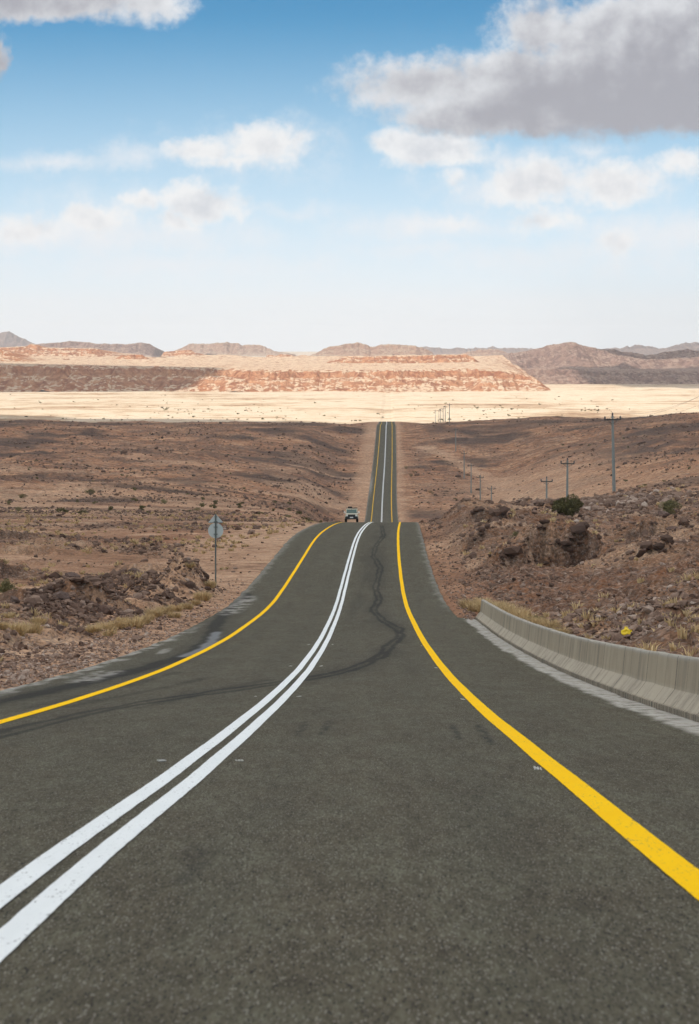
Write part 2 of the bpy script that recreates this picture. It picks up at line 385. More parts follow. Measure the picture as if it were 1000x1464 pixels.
def ground_z(X, Y, full=False):
    X = np.asarray(X, float); Y = np.asarray(Y, float)
    off = X-roadX(Y); ao = np.abs(off); Dr = roadD(Y)
    e0 = np.where((off > 0) & (Y < 114), 7.1, 6.3)
    bw = np.where(off > 0, 3.6, 6.0)+np.clip(Y-300, 0, 900)*.03
    wgt = sstep(ao, e0, e0+bw)
    D = Dr+(natD(X, Y)-Dr)*wgt
    z = EYE-D
    wn_ = sstep(ao, e0, e0+4.5+np.clip(Y-300, 0, 900)*.02)
    rm = rock_mask(X, Y)
    near = sstep(Y, 420, 120)
    z = z+wn_*rm*(0.55*(ridged(X*.16, Y*.10, 3, 5)-.55)+.22*fbm2(X*.7, Y*.45, 9, 4))*(0.5+.5*near)
    z = z+wn_*.07*fbm2(X*.9, Y*.6, 21, 3)
    mid = sstep(Y, 350, 700)*sstep(Y, 2200, 1550)
    wf = sstep(ao, 12, 90)
    z = z+mid*wf*(2.6*fbm2(X*.012, Y*.007, 33, 5, .5)+2.2*rm*(ridged(X*.03, Y*.016, 37, 5)-.5)+.7*(ridged(X*.09, Y*.05, 39, 4)-.5))*(1-.75*sstep(Y, 1350, 1480)*sstep(Y, 1620, 1520))
    crest = np.exp(-((Y-1500)/110)**2)*wf
    z = z+crest*(1.1*fbm2(X*.014, Y*.003, 57, 4)+1.4*sstep(X, 35, 65)*sstep(X, 120, 80)*.5+1.5*np.exp(-((X-117)/18)**2)*sstep(X, 60, 100))
    nm = (Y < 430) & (Y > 20) & (ao > 6)
    if nm.any():
        Xa, Ya, aa = X[nm], Y[nm], ao[nm]
        st_ = fbm2(Xa*.20+5, Ya*.11, 621, 4)*3.2; fr_ = st_-np.floor(st_)
        zn = (wn_*rm*near)[nm]*.34*(np.floor(st_)+sstep(fr_, .38, .58)-st_*.55)
        zn = zn+ledge_shape(Xa, Ya)*sstep(aa, 6.6, 8.2)*(1+.25*fbm2(Xa*1.2, Ya*.8, 623, 3))
        lump = 1+.35*fbm2(Xa*.9, Ya*.5, 71, 4)
        for bx, by, rx, ry, h in BUMPS:
            e = ((Xa-bx)/rx)**2+((Ya-by)/ry)**2
            zn = zn+h*np.exp(-e*1.1)*lump*sstep(aa, 6.2, 7.4)
        for bx, by, rx, ry, h in HOLES:
            zn = zn-h*np.exp(-(((Xa-bx)/rx)**2+((Ya-by)/ry)**2)**2)*sstep(aa, 6.2, 7.4)
        z = z.copy(); z[nm] += zn
    plain = sstep(Y, 2200, 2700)
    z = z+plain*(1.0*fbm2(X*.004, Y*.004, 61, 4)+.25*fbm2(X*.03, Y*.03, 63, 3))
    under = sstep(ao, np.where(off > 0, 6.3, 6.15), np.where(off > 0, 5.6, 5.5))
    z = z-.05-under*(.12+.00035*np.clip(Y, 0, 2000))
    if full: return z, rm, off
    return z
def gz(x, y): return float(ground_z(np.array([x]), np.array([y]))[0])
def at(pxl, Y):            # the world X seen at picture column pxl from a distance Y
    return (pxl-500)*Y/F

# ground: one sheet from behind the camera to the far end of the plain
uc = np.linspace(-.23, .23, 800)
side = .23+np.cumsum(np.geomspace(.004, .12, 26))
uc = np.concatenate([-side[::-1], uc, side])
yr = np.concatenate([np.exp(np.linspace(math.log(14), math.log(2640), 1450))-40, np.exp(np.linspace(math.log(2640), math.log(22000), 170))[1:]-40])
GY, GU = np.meshgrid(yr, uc, indexing='ij'); GX = GU*(GY+40)
z, rm, off = ground_z(GX, GY, True)
# kinds of surface
def band(X, Y, x0, y0, x1, y1, wd):
    d = np.array([x1-x0, y1-y0]); L = np.hypot(*d); d = d/L
    t = np.clip((X-x0)*d[0]+(Y-y0)*d[1], 0, L)
    return sstep(np.hypot(X-x0-t*d[0], Y-y0-t*d[1])+fbm2(X*.1, Y*.1, 81, 3)*wd*.6, wd, wd*.35)
ao = np.abs(off)
sand = np.zeros_like(z)
# graded earth strips along the verges
strip = sstep(ao, np.where(off < 0, 13.5, 8.4)+2.5*fbm2(GX*.05, GY*.02, 83, 3)+np.clip(GY-400, 0, 500)*.006, np.where(off < 0, 9.0, 6.8))
strip = strip*np.where(off < 0, 1.0, sstep(GY, 480, 700))
sand = np.maximum(sand, strip*.75)
sand = np.maximum(sand, .8*sstep(off, -17, -12)*sstep(GY, 145, 160)*sstep(GY, 330, 270)*(off < 0))
for p in [(-160, 640, -30, 800, 5), (-30, 800, 10, 1010, 5), (-420, 760, -160, 640, 5), (-70, 460, -8, 430, 4), (-90, 330, -30, 345, 3), (-130, 420, -50, 400, 3),
          (60, 760, 66, 1130, 9), (50, 520, 62, 760, 7), (66, 1130, 40, 1330, 7), (-25, 1100, 5, 1120, 5), (26, 950, 60, 930, 4)]:
    sand = np.maximum(sand, .9*band(GX, GY, *p))
flat = np.exp(-((GX-68-.03*(GY-800))/(16+.014*GY))**2)*sstep(GY, 560, 680)*sstep(GY, 1180, 1050)*(off > 0)
sand = np.maximum(sand, .7*flat)
sand = np.maximum(sand, .8*sstep(fbm2(GX*.035+2, GY*.016, 93, 5), -.25, .25)*sstep(GY, 300, 400)*sstep(GY, 760, 560)*(off < -9))
sand = np.maximum(sand, .75*sstep(fbm2(GX*.02+9, GY*.011, 91, 4), .12, .5)*sstep(GY, 330, 420)*sstep(GY, 1300, 900)*(off < 0))
sand = np.maximum(sand, .75*sstep(fbm2(GX*.10+4, GY*.045, 94, 5), .02, .42)*sstep(GY, 360, 300)*(ao > 8))
dark = sstep(fbm2(GX*.022, GY*.012, 95, 5), .05, .45)*sstep(GY, 250, 500)*sstep(GY, 2300, 1700)
dark = np.maximum(dark, 1.2*np.exp(-((GX-126-.03*(GY-1080))/24)**2-((GY-1080)/130)**2)*sstep(fbm2(GX*.07, GY*.03, 97, 5), -.5, .15))
dark = np.maximum(dark, np.exp(-((GY-1480)/70)**2)*sstep(ao, 14, 40)*sstep(fbm2(GX*.02, GY*.01, 98, 4), -.4, .1)*.9)
dark = np.clip(dark*(1-.7*sand), 0, 1)
for bx, by, rx, ry, h in BUMPS[:2]:
    dark = np.maximum(dark, .5*np.exp(-(((GX-bx)/rx)**2+((GY-by)/ry)**2)))
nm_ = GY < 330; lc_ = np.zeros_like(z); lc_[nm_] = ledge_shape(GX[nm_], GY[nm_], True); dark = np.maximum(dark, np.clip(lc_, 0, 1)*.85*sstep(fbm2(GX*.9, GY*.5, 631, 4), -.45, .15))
plain = sstep(GY+120*fbm2(GX*.004, GY*.004, 99, 4), 1900, 2350)
red = sstep(fbm2(GX*.03, GY*.018, 101, 4), .0, .5)*.8*sstep(GY, 2300, 1500)

def earth(t, b, pos):
    A = lambda n: t.add('ShaderNodeAttribute', attribute_name=n).outputs['Fac']
    rock, sand_, dark_, plain_, red_ = A('rock'), A('sand'), A('dark'), A('plain'), A('red')
    n1 = t.noise(pos, .05, 6, .6); n2 = t.noise(pos, .6, 6, .65); n3 = t.noise(pos, 5.0, 5, .65)
    v = t.vor(pos, 3.2, out=1); vd = t.vor(pos, 3.2, out=0); v2 = t.vor(pos, 11, out=1)
    sv = t.add('ShaderNodeSeparateColor'); t.put(sv.inputs[0], v)
    sv2 = t.add('ShaderNodeSeparateColor'); t.put(sv2.inputs[0], v2)
    spp = t.add('ShaderNodeSeparateXYZ'); t.put(spp.inputs[0], pos); sp_y = spp.outputs[1]
    base = t.ramp(t.m('ADD', t.m('MULTIPLY', n1, .5), t.m('MULTIPLY', n2, .5)),
                  [(.37, (.085, .044, .026)), (.46, (.245, .130, .074)), (.55, (.36, .205, .122)), (.64, (.50, .32, .20))])
    base = t.mix(t.m('MULTIPLY', red_, .75), base, (.25, .115, .063))
    far = t.m('SUBTRACT', t.ss(sp_y, 330, 650), plain_, clamp=True)
    n4 = t.noise(pos, .16, 6, .7); n5 = t.noise(t.vm('MULTIPLY', pos, (1, .7, 1)), .035, 6, .65)
    base = t.mix(t.m('MULTIPLY', far, .85), base, t.ramp(t.m('ADD', t.m('MULTIPLY', n4, .6), t.m('MULTIPLY', n5, .4)), [(.39, (.085, .040, .024)), (.45, (.26, .120, .062)), (.52, (.385, .198, .106)), (.60, (.55, .335, .195))]))
    v4 = t.add('ShaderNodeSeparateColor'); t.put(v4.inputs[0], t.vor(pos, .55, out=1)); vd4 = t.vor(pos, .55)
    spk = t.m('MULTIPLY', t.m('MULTIPLY', t.ss(v4.outputs[0], .62, .75), t.ss(vd4, .62, .35)), far)
    base = t.mix(t.m('MULTIPLY', spk, .8), base, t.mix(t.ss(v4.outputs[1], .55, .75), (.055, .042, .034), (.34, .26, .20)))
    stone = t.ramp(sv.outputs[0], [(0, (.07, .045, .035)), (.4, (.155, .102, .078)), (.75, (.24, .158, .118)), (1, (.42, .32, .25))])
    col = t.mix(t.m('MULTIPLY', t.m('MULTIPLY', rock, t.ss(n2, .36, .6)), .75), base, stone)
    col = t.mix(t.m('MULTIPLY', t.m('MULTIPLY', dark_, t.ss(n4, .34, .48)), .9), col, t.mix(n4, (.046, .032, .026), (.11, .076, .060)))
    sc = t.ramp(t.m('ADD', t.m('MULTIPLY', n2, .6), t.m('MULTIPLY', n1, .4)), [(.38, (.33, .19, .115)), (.5, (.48, .30, .187)), (.62, (.60, .42, .28))])
    col = t.mix(t.m('MULTIPLY', t.m('MULTIPLY', sand_, t.ss(n2, .12, .5)), .92), col, sc)
    np_ = t.noise(pos, .0055, 7, .66); nq = t.noise(pos, .045, 5, .7)
    pc = t.ramp(t.m('ADD', t.m('MULTIPLY', np_, .6), t.m('MULTIPLY', nq, .4)), [(.40, (.25, .155, .09)), (.45, (.40, .285, .185)), (.50, (.50, .40, .285)), (.56, (.56, .46, .345)), (.61, (.36, .25, .16)), (.66, (.28, .18, .11))])
    col = t.mix(plain_, col, pc)
    col = t.mix(.75, col, t.mix(t.ss(n3, .3, .7), (.5, .49, .48), (1.5, 1.47, 1.43)), 'MULTIPLY')
    col = t.mix(t.m('MULTIPLY', far, .8), col, t.mix(t.ss(t.noise(pos, .8, 5, .75), .38, .62), (.55, .53, .52), (1.42, 1.40, 1.38)), 'MULTIPLY')
    peb = t.mix(t.m('MULTIPLY', t.ss(sv2.outputs[1], .72, .9), t.m('SUBTRACT', .5, t.m('MULTIPLY', plain_, .5))), col, t.mix(sv2.outputs[0], (.10, .075, .065), (.40, .33, .28)))
    t.put(b.inputs['Base Color'], peb)
    hgt = t.m('ADD', t.m('MULTIPLY', t.m('SUBTRACT', .5, vd), t.m('MULTIPLY', rock, .9)), t.m('ADD', t.m('MULTIPLY', n2, .7), t.m('MULTIPLY', n3, .25)))
    bn = t.add('ShaderNodeBump'); bn.inputs['Strength'].default_value = 1.0; bn.inputs['Distance'].default_value = .4
    t.put(bn.inputs['Height'], hgt); t.put(b.inputs['Normal'], bn.outputs[0])
M_EARTH = mat('desert earth', rough=.95, spec=.03, build=earth)
mesh_np('ground', np.stack([GX, GY, z], -1).reshape(-1, 3), grid_faces(*z.shape), M_EARTH,
        attrs=dict(rock=rm, sand=sand, dark=dark, plain=plain, red=red), kind='structure')

# ------------------------------------------------------------------ road
ry_ = np.concatenate([np.exp(np.linspace(math.log(30), math.log(2340), 1250))-40])
rc = np.linspace(-1, 1, 261)
RY, RC = np.meshgrid(ry_, rc, indexing='ij')
eL = 5.75+.10*fbm2(RY*.25, RY*0+3, 111, 4)+.12*sstep(RY, 20, 140)
eR = 5.80+.08*fbm2(RY*.25, RY*0+8, 113, 4)+.75*sstep(RY, 116, 113.0)
RO = np.where(RC < 0, RC*eL, RC*eR)
RX = roadX(RY)+RO
RZ = EYE-roadD(RY)-.018*np.abs(RO)*0-.004
RZ = RZ-np.where(np.abs(RC) > .995, .05, 0)
def poly_d(O, Y, pts):
    """distance (m across, stretched along) to a polyline given in (offset, distance)"""
    best = np.full(O.shape, 1e9)
    for (a, b), (c, d) in zip(pts, pts[1:]):
        sy = 1.0/ (1+0.06*(b+d)/2)
        ax, ay, bx, by = a, b*sy, c, d*sy
        L2 = (bx-ax)**2+(by-ay)**2+1e-9
        t = np.clip(((O-ax)*(bx-ax)+(Y*sy-ay)*(by-ay))/L2, 0, 1)
        best = np.minimum(best, np.hypot(O-ax-t*(bx-ax), Y*sy-ay-t*(by-ay)))
    return best
def PXO(x, y):          # a photo point on the road surface -> (offset from the centre line, distance)
    ys = np.geomspace(10, 318, 3000); yy = HZ+F*roadD(ys)/ys
    i = np.argmin(np.abs(yy-y)); Yv = ys[i]
    return ((x-500)*Yv/F-float(roadX(Yv)), Yv)
wob = .10*fbm2(RO*1.3, RY*.25, 121, 4)
seep = [PXO(*p) for p in [(546, 752), (549, 766), (537, 782), (534, 795), (545, 812), (541, 826), (537, 842), (543, 856), (534, 872), (548, 887), (571, 900), (572, 910), (556, 925), (545, 938), (520, 950), (480, 963), (430, 972), (380, 979), (330, 986), (270, 995), (200, 1005), (120, 1020), (60, 1035), (-40, 1062)]]
ds = poly_d(RO, RY, seep)+wob
blot = sstep(fbm2(RO*.9, RY*.06, 151, 4), -.5, .4)
stain = .75*sstep(np.abs(ds-.14), .12, .03)+.20*sstep(ds, .15, .05)+.42*blot*sstep(ds+.5*wob, 1.0, .12)
left_seep = [PXO(*p) for p in [(352, 852), (330, 868), (318, 882), (306, 898), (300, 915), (272, 934), (225, 950), (160, 968), (80, 986), (0, 1002), (-80, 1020)]]
dl = poly_d(RO, RY, left_seep)+wob*1.2
stain = np.maximum(stain, .9*sstep(dl, .45, .05)+.3*sstep(dl, 1.2, .2))
wet = sstep(poly_d(RO, RY, [PXO(*p) for p in [(309, 905), (302, 918), (286, 930), (262, 938)]])+wob, .30, .08)*.8
for pts in ([(40, 1012), (160, 985), (250, 962)], [(100, 1010), (200, 990), (300, 968)], [(200, 1012), (300, 990), (380, 972)]):
    stain = np.maximum(stain, .5*sstep(poly_d(RO, RY, [PXO(*p) for p in pts])+wob*1.5, .25, .03))
# darker patch of binder in the right lane around the seep, rubbed wheel paths
stain = np.maximum(stain, .38*sstep(RO, .35, .8)*sstep(RO, 3.0, 2.3)*sstep(RY, 85, 120)*sstep(RY, 330, 240)*sstep(fbm2(RO*.7, RY*.03, 123, 3), -.5, .3))
for (xa, ya, xb, yb, wd, k) in [(437, 1032, 425, 1052, .10, .8), (472, 1030, 460, 1050, .10, .8), (646, 1034, 656, 1056, .09, .8), (683, 1036, 703, 1064, .09, .9),
                             (300, 1215, 262, 1262, .11, .55), (285, 1208, 258, 1240, .07, .4), (644, 1102, 648, 1105, .05, .7), (715, 1163, 740, 1166, .05, .5)]:
    g = sstep(poly_d(RO, RY, [PXO(xa, ya), PXO(xb, yb)]), wd, .02)*sstep(gnoise(RO*30, RY*2.2, 125), -.5, .2)
    stain = np.maximum(stain, k*g)
# longitudinal darkening: lane joints and wheel lines
for o_, wd, k in ((-2.7, .35, .16), (-.95, .35, .16), (.95, .35, .16), (2.7, .35, .16), (0.0, .25, .12), (4.3, .5, .12)):
    stain = np.maximum(stain, k*np.exp(-((RO-o_)/wd)**2)*(.6+.6*fbm2(RO*0+o_, RY*.05, 127, 3)))
dust = np.zeros_like(RO)
dn = fbm2(RO*1.6, RY*.35, 131, 5); dn2 = fbm2(RO*4, RY*1.2, 133, 4)
dust = np.maximum(dust, sstep(RO+.13*fbm2(RO*1.2, RY*.16, 137, 4)+.08*dn2, 5.92, 6.10)*sstep(RY, 118, 113))
dust = np.maximum(dust, .75*sstep(RO-.25*dn, -5.25, -5.65)*sstep(dn2+dn, -.5, .2)*sstep(RY, 112, 90))
dust = np.maximum(dust, .7*sstep(poly_d(RO, RY, [PXO(352, 858), PXO(330, 874)])+.5*wob, .75, .2)*sstep(fbm2(RO*1.1, RY*.5, 153, 4), -.4, .3))
dust = np.maximum(dust, .65*sstep(poly_d(RO, RY, [PXO(150, 962), PXO(125, 972)])+wob, .55, .1)*sstep(dn2, -.4, .2))
dust = np.maximum(dust, .5*sstep(poly_d(RO, RY, [PXO(240, 928), PXO(228, 934)])+wob, .2, .05))
dust = np.maximum(dust, .35*sstep(np.abs(RO)+.3*dn, 5.3, 5.8)*sstep(RY, 118, 140))
dust = np.maximum(dust, .55*sstep(RO-.4*dn, -4.4, -5.2)*np.exp(-((RY-1075)/55)**2))
dust = np.clip(dust, 0, 1)
def asphalt(t, b, pos):
    A = lambda n: t.add('ShaderNodeAttribute', attribute_name=n).outputs['Fac']
    st, du, we = A('stain'), A('dust'), A('wet')
    lng = t.vm('MULTIPLY', pos, (1, .07, .07))
    n0 = t.noise(lng, 1.1, 5, .6); n1 = t.noise(t.vm('MULTIPLY', pos, (1, .3, 1)), .5, 5, .6)
    gp = t.vm('MULTIPLY', pos, (1, .16, .3)); n2 = t.noise(gp, 9, 4, .7); n3 = t.noise(gp, 120, 3, .7)
    v = t.vor(gp, 150, out=1); s = t.add('ShaderNodeSeparateColor'); t.put(s.inputs[0], v)
    col = t.mix(n1, (.070, .063, .045), (.114, .103, .074))
    col = t.mix(.6, col, t.mix(n0, (.70, .70, .72), (1.32, 1.31, 1.26)), 'MULTIPLY')
    col = t.mix(.6, col, t.mix(t.ss(n2, .2, .8), (.45, .41, .37), (1.55, 1.57, 1.50)), 'MULTIPLY')
    n7 = t.noise(gp, 40, 3, .6); col = t.mix(.7, col, t.mix(t.ss(n7, .34, .66), (.62, .58, .54), (1.36, 1.40, 1.38)), 'MULTIPLY')
    n6 = t.noise(t.vm('MULTIPLY', pos, (1, .22, .3)), 2.0, 5, .7); col = t.mix(.55, col, t.mix(t.ss(n6, .35, .65), (.80, .72, .66), (1.18, 1.24, 1.22)), 'MULTIPLY')
    col = t.mix(t.m('MULTIPLY', t.ss(n3, .40, .66), .65), col, t.mix(s.outputs[0], (.052, .042, .030), (.165, .148, .115)))
    col = t.mix(t.ss(s.outputs[1], .90, .97), col, (.22, .20, .16))
    col = t.mix(t.ss(s.outputs[1], .10, .03), col, (.018, .017, .016))
    col = t.mix(t.m('MULTIPLY', st, .74), col, (.0205, .0200, .0195))
    dn_ = t.noise(pos, 3, 5, .7)
    col = t.mix(t.m('MULTIPLY', du, t.ss(dn_, .28, .55)), col, t.mix(n2, (.28, .262, .225), (.56, .53, .475)))
    t.put(b.inputs['Base Color'], col)
    t.put(b.inputs['Roughness'], t.m('SUBTRACT', .9, t.m('MULTIPLY', we, .55))); t.put(b.inputs['Specular IOR Level'], t.m('ADD', .04, t.m('MULTIPLY', we, .3)))
    bn = t.add('ShaderNodeBump'); bn.inputs['Strength'].default_value = .5; bn.inputs['Distance'].default_value = .006
    t.put(bn.inputs['Height'], t.m('ADD', n3, s.outputs[0])); t.put(b.inputs['Normal'], bn.outputs[0])
M_ASPH = mat('asphalt', rough=.9, spec=.05, build=asphalt)
road = mesh_np('road', np.stack([RX, RY, RZ], -1).reshape(-1, 3), grid_faces(*RX.shape), M_ASPH, attrs=dict(stain=np.clip(stain, 0, 1), dust=dust, wet=wet), kind='structure')

def paint(lo, hi):
    def f(t, b, pos):
        gp = t.vm('MULTIPLY', pos, (1, .2, .3)); n = t.noise(gp, 6, 5, .65); n2 = t.noise(gp, 45, 4, .7); n1 = t.noise(pos, .6, 3, .6)
        c = t.mix(t.m('ADD', t.m('MULTIPLY', n, .5), t.m('MULTIPLY', n1, .5)), lo, hi)
        c = t.mix(t.m('MULTIPLY', t.ss(t.m('ADD', n2, t.m('MULTIPLY', n, .35)), .76, .88), .7), c, (.14, .13, .11))
        t.put(b.inputs['Base Color'], c)
    return f
M_WHITE = mat('white road paint', rough=.8, spec=.02, build=paint((.66, .68, .66), (.86, .87, .85)))
M_YEL = mat('yellow road paint', rough=.8, spec=.02, build=paint((.86, .46, .003), (1.0, .62, .005)))
def stripe(name, offs, wd, m):
    ys = ry_[ry_ < 2200]; cols = np.array([-.5, -.25, 0, .25, .5])*wd
    Y, C = np.meshgrid(ys, cols, indexing='ij')
    edge = .004*fbm2(Y*3.0, C*40, 141+int(offs*10), 3)*np.sign(C)*(np.abs(C) > wd*.4)
    X = roadX(Y)+offs+C+edge+.010*fbm2(Y*.12, Y*0, 143, 2)
    Z = EYE-roadD(Y)+.004+np.clip(Y-100, 0, 1000)*.00002
    mesh_np(name, np.stack([X, Y, Z], -1).reshape(-1, 3), grid_faces(*X.shape), m, parent=road)
stripe('centre_line', -.14, .165, M_WHITE); stripe('centre_line', .14, .165, M_WHITE)
stripe('edge_line', -3.60, .20, M_YEL); stripe('edge_line', 3.60, .215, M_YEL)

# ------------------------------------------------------------------ mesas and mountains beyond the plain
def strata(c1, c2, c3, sand_c, band_s=.16):
    def f(t, b, pos):
        sp = t.add('ShaderNodeSeparateXYZ'); t.put(sp.inputs[0], pos)
        n = t.noise(pos, .012, 6, .6); nf = t.noise(pos, .09, 5, .65)
        vg = t.noise(t.vm('MULTIPLY', pos, (.05, .05, .012)), 1.0, 6, .7)
        wv = t.noise(t.vm('MULTIPLY', t.vm('ADD', pos, (0, 0, 0)), (.0012, .0012, band_s)), 1.0, 5, .65)
        rockc = t.mix(t.ss(wv, .35, .65), c1, c2); rockc = t.mix(t.ss(vg, .40, .62), rockc, c3); rockc = t.mix(t.m('MULTIPLY', t.ss(nf, .48, .66), .8), rockc, c2); rockc = t.mix(t.m('MULTIPLY', t.ss(t.noise(pos, .022, 5, .65), .57, .70), .40), rockc, sand_c)
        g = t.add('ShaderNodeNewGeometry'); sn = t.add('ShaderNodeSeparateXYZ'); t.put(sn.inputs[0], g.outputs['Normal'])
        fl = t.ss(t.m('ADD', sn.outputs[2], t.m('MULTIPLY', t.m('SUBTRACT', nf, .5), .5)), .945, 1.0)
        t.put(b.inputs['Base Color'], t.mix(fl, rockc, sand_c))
        bn = t.add('ShaderNodeBump'); bn.inputs['Strength'].default_value = 1.0; bn.inputs['Distance'].default_value = 9
        t.put(bn.inputs['Height'], t.m('ADD', nf, t.noise(pos, .3, 3, .6))); t.put(b.inputs['Normal'], bn.outputs[0])
    return f
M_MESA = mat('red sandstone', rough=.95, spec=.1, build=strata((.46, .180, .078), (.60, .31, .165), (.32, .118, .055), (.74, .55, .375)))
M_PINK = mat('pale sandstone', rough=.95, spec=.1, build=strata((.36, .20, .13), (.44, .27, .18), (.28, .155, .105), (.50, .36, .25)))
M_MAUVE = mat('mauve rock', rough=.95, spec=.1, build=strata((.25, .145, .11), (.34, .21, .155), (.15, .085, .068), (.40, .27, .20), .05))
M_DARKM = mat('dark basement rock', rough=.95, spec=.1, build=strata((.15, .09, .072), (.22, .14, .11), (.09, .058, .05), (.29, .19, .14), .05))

def ridge(name, pts, Y0, ybase, front, back, backfall, m, step=1.5, gully=1.0, amp=.12, rough=.10, seed=0, prof=None, nback=30, jag=None):
    """A ridge or mesa: crest line given as seen from the road (column, height row) at distance Y0+front; its flank climbs over
    `front` metres from the row `ybase`, then the top runs back for `back` metres falling (or rising) to the row backfall."""
    prof = prof or [(0, 0), (.28, .16), (.5, .38), (.58, .52), (.78, .70), (.84, .90), (1.0, 1.0)]
    xs = np.arange(pts[0][0], pts[-1][0]+.01, step)
    top = np.interp(xs, [p[0] for p in pts], [p[1] for p in pts])
    jag = jag if jag is not None else (.5 if Y0 < 7000 and m is not M_DARKM else 1.3)
    top = top-jag*(ridged(xs/16, xs*0+seed*3.3, seed+231, 4)*1.6-.9+.5*gnoise(xs/3.2, xs*0+seed, seed+233))
    Yc = Y0+front
    mpp = Yc/F
    hs = (ybase-top)
    zt = (HZ-top)*mpp; 
    t1 = np.linspace(0, 1.0, int(34)); t2 = np.linspace(1.0, 2.0, nback)[1:]
    T, J = np.meshgrid(np.concatenate([t1, t2]), np.arange(len(xs)), indexing='ij')
    Xw = (xs[J]-500)*mpp
    dist = np.where(T <= 1, T*front, front+(T-1)*back)
    g = gully*front*.55*(ridged(Xw/(front*1.3), Xw*0+seed, seed+201, 5)-.6)
    g = g+gully*front*.20*(ridged(Xw/(front*.30), dist/(front*1.2), seed+221, 4)-.6)
    dd = dist-g*sstep(T, 1.5, .9)
    pr = np.interp(np.clip(dd/front+amp*fbm2(Xw/(front*.30), dist/(front*.35), seed+203, 4), 0, 1.0), [p[0] for p in prof], [p[1] for p in prof])
    zb = (HZ-ybase)*Y0/F
    Z = zb-4+(zt[J]-zb+4)*pr
    Z = Z+(zt[J]-zb)*.06*fbm2(Xw/(front*.12), dist/(front*.12), seed+207, 4)*np.sin(np.clip(T, 0, 1)*np.pi)
    Z = Z+(zt[J]-zb)*rough*(ridged(Xw/(front*.45), dist/(front*.5), seed+213, 5)-.6)*np.sin(np.clip(T, 0, 1)*np.pi)**.7
    zbk = (HZ-backfall)*(Y0+front+back)/F
    k = np.clip(T-1, 0, 1)
    Z = np.where(T > 1, (zt[J]*(1-k)+np.minimum(zbk, zt[J]+1e9)*k)+.03*front*fbm2(Xw/(front*.8), dist/(front*.8), seed+209, 4)*k, Z)
    edge = np.minimum(sstep(xs[J], xs[0], xs[0]+6), sstep(xs[J], xs[-1], xs[-1]-6))
    Z = zb-8+(Z-zb+8)*edge
    Yw = Y0+dist
    return mesh_np(name, np.stack([Xw, Yw, Z], -1).reshape(-1, 3), grid_faces(*Z.shape), m, kind='structure')
E0 = HZ   # rows below are picture rows; eye level is HZ
ridge('mesa', [(-420, 517), (-100, 518), (0, 519), (60, 520), (180, 522), (300, 524), (400, 527), (500, 528), (600, 526), (700, 526), (740, 530), (762, 537), (774, 546), (786, 556), (800, 562)],
      4150, 561.5, 260, 1500, 509, M_MESA, step=1.0, gully=1.0, seed=1, nback=46)
ridge('mesa', [(462, 518), (478, 514), (498, 507.5), (520, 509), (545, 507.5), (600, 506.5), (668, 505), (676, 509), (690, 519), (704, 524)], 5000, 520, 110, 700, 512, M_MESA, step=1.0, seed=2)
ridge('mesa', [(-420, 499), (-60, 497), (8, 495.5), (35, 494), (45, 490.5), (52, 492), (60, 496), (136, 497), (142, 499), (150, 504), (168, 509)], 6100, 508, 160, 900, 506, M_MESA, step=1.0, seed=3)
ridge('hills', [(-420, 489), (-120, 491), (-30, 493), (0, 496.5), (16, 503), (26, 509), (44, 515), (64, 520)], 4560, 521, 260, 500, 512, M_MESA, step=1.0, seed=4)
ridge('mesa', [(160, 514), (168, 509.5), (176, 505.5), (181, 507), (188, 505), (203, 505.5), (208, 509), (216, 514)], 5250, 514, 70, 120, 513, M_MESA, step=.7, seed=5, nback=14)
ridge('mesa', [(228, 507), (238, 501.5), (252, 500), (266, 499), (274, 499.5), (278, 503), (290, 505.5), (300, 508)], 6600, 507, 90, 200, 507, M_MESA, step=.8, seed=6, nback=14)
ridge('mesa', [(376, 511), (384, 506), (395, 507.5), (402, 505), (414, 506), (422, 508), (436, 506.5), (448, 508), (470, 511)], 6300, 510, 70, 200, 509, M_MESA, step=.8, seed=7, nback=14)
ridge('hills', [(40, 506), (52, 491), (75, 490), (100, 486), (118, 487), (140, 490.5), (160, 490), (180, 491), (200, 489), (214, 491), (221, 496), (228, 506)], 9800, 507, 300, 900, 506, M_MAUVE, step=1.0, seed=8, jag=1.0)
ridge('hills', [(232, 507), (256, 498), (268, 492), (276, 490), (300, 491), (325, 488.5), (340, 490), (346, 493), (358, 492), (370, 491.5), (380, 495), (394, 501), (420, 506)], 10800, 507, 320, 900, 506, M_PINK, step=1.0, seed=9)
ridge('hills', [(436, 511), (452, 504), (462, 498), (470, 495), (485, 493.5), (500, 489.5), (513, 488), (522, 490), (530, 494.5), (548, 491.5), (565, 492), (590, 493), (602, 496), (612, 500), (624, 506)], 8400, 510, 260, 900, 507, M_PINK, step=1.0, seed=10)
ridge('hills', [(640, 512), (662, 504), (680, 500), (700, 498), (712, 499), (726, 503), (744, 510)], 9200, 511, 260, 700, 508, M_PINK, step=1.0, seed=11)
ridge('hills', [(560, 506), (600, 496), (612, 494.5), (640, 498), (655, 497), (690, 497), (700, 496.5), (705, 494), (712, 497), (750, 497.5), (790, 500), (820, 506)], 15500, 506, 500, 900, 505, M_DARKM, step=1.0, seed=12, jag=1.6)
ridge('mountain', [(-160, 500), (-60, 486), (-20, 478), (0, 474), (12, 472), (22, 478), (30, 482), (36, 484), (46, 490), (64, 495), (96, 502)], 16500, 505, 600, 900, 505, M_DARKM, step=1.0, seed=13)
ridge('mountain', [(840, 506), (868, 497), (886, 497), (904, 494), (915, 491.5), (922, 494), (934, 495), (944, 498), (958, 496), (970, 491.5), (985, 489.5), (1010, 488), (1060, 492), (1140, 505)], 15800, 506, 600, 900, 505, M_DARKM, step=1.0, seed=14, jag=2.2)
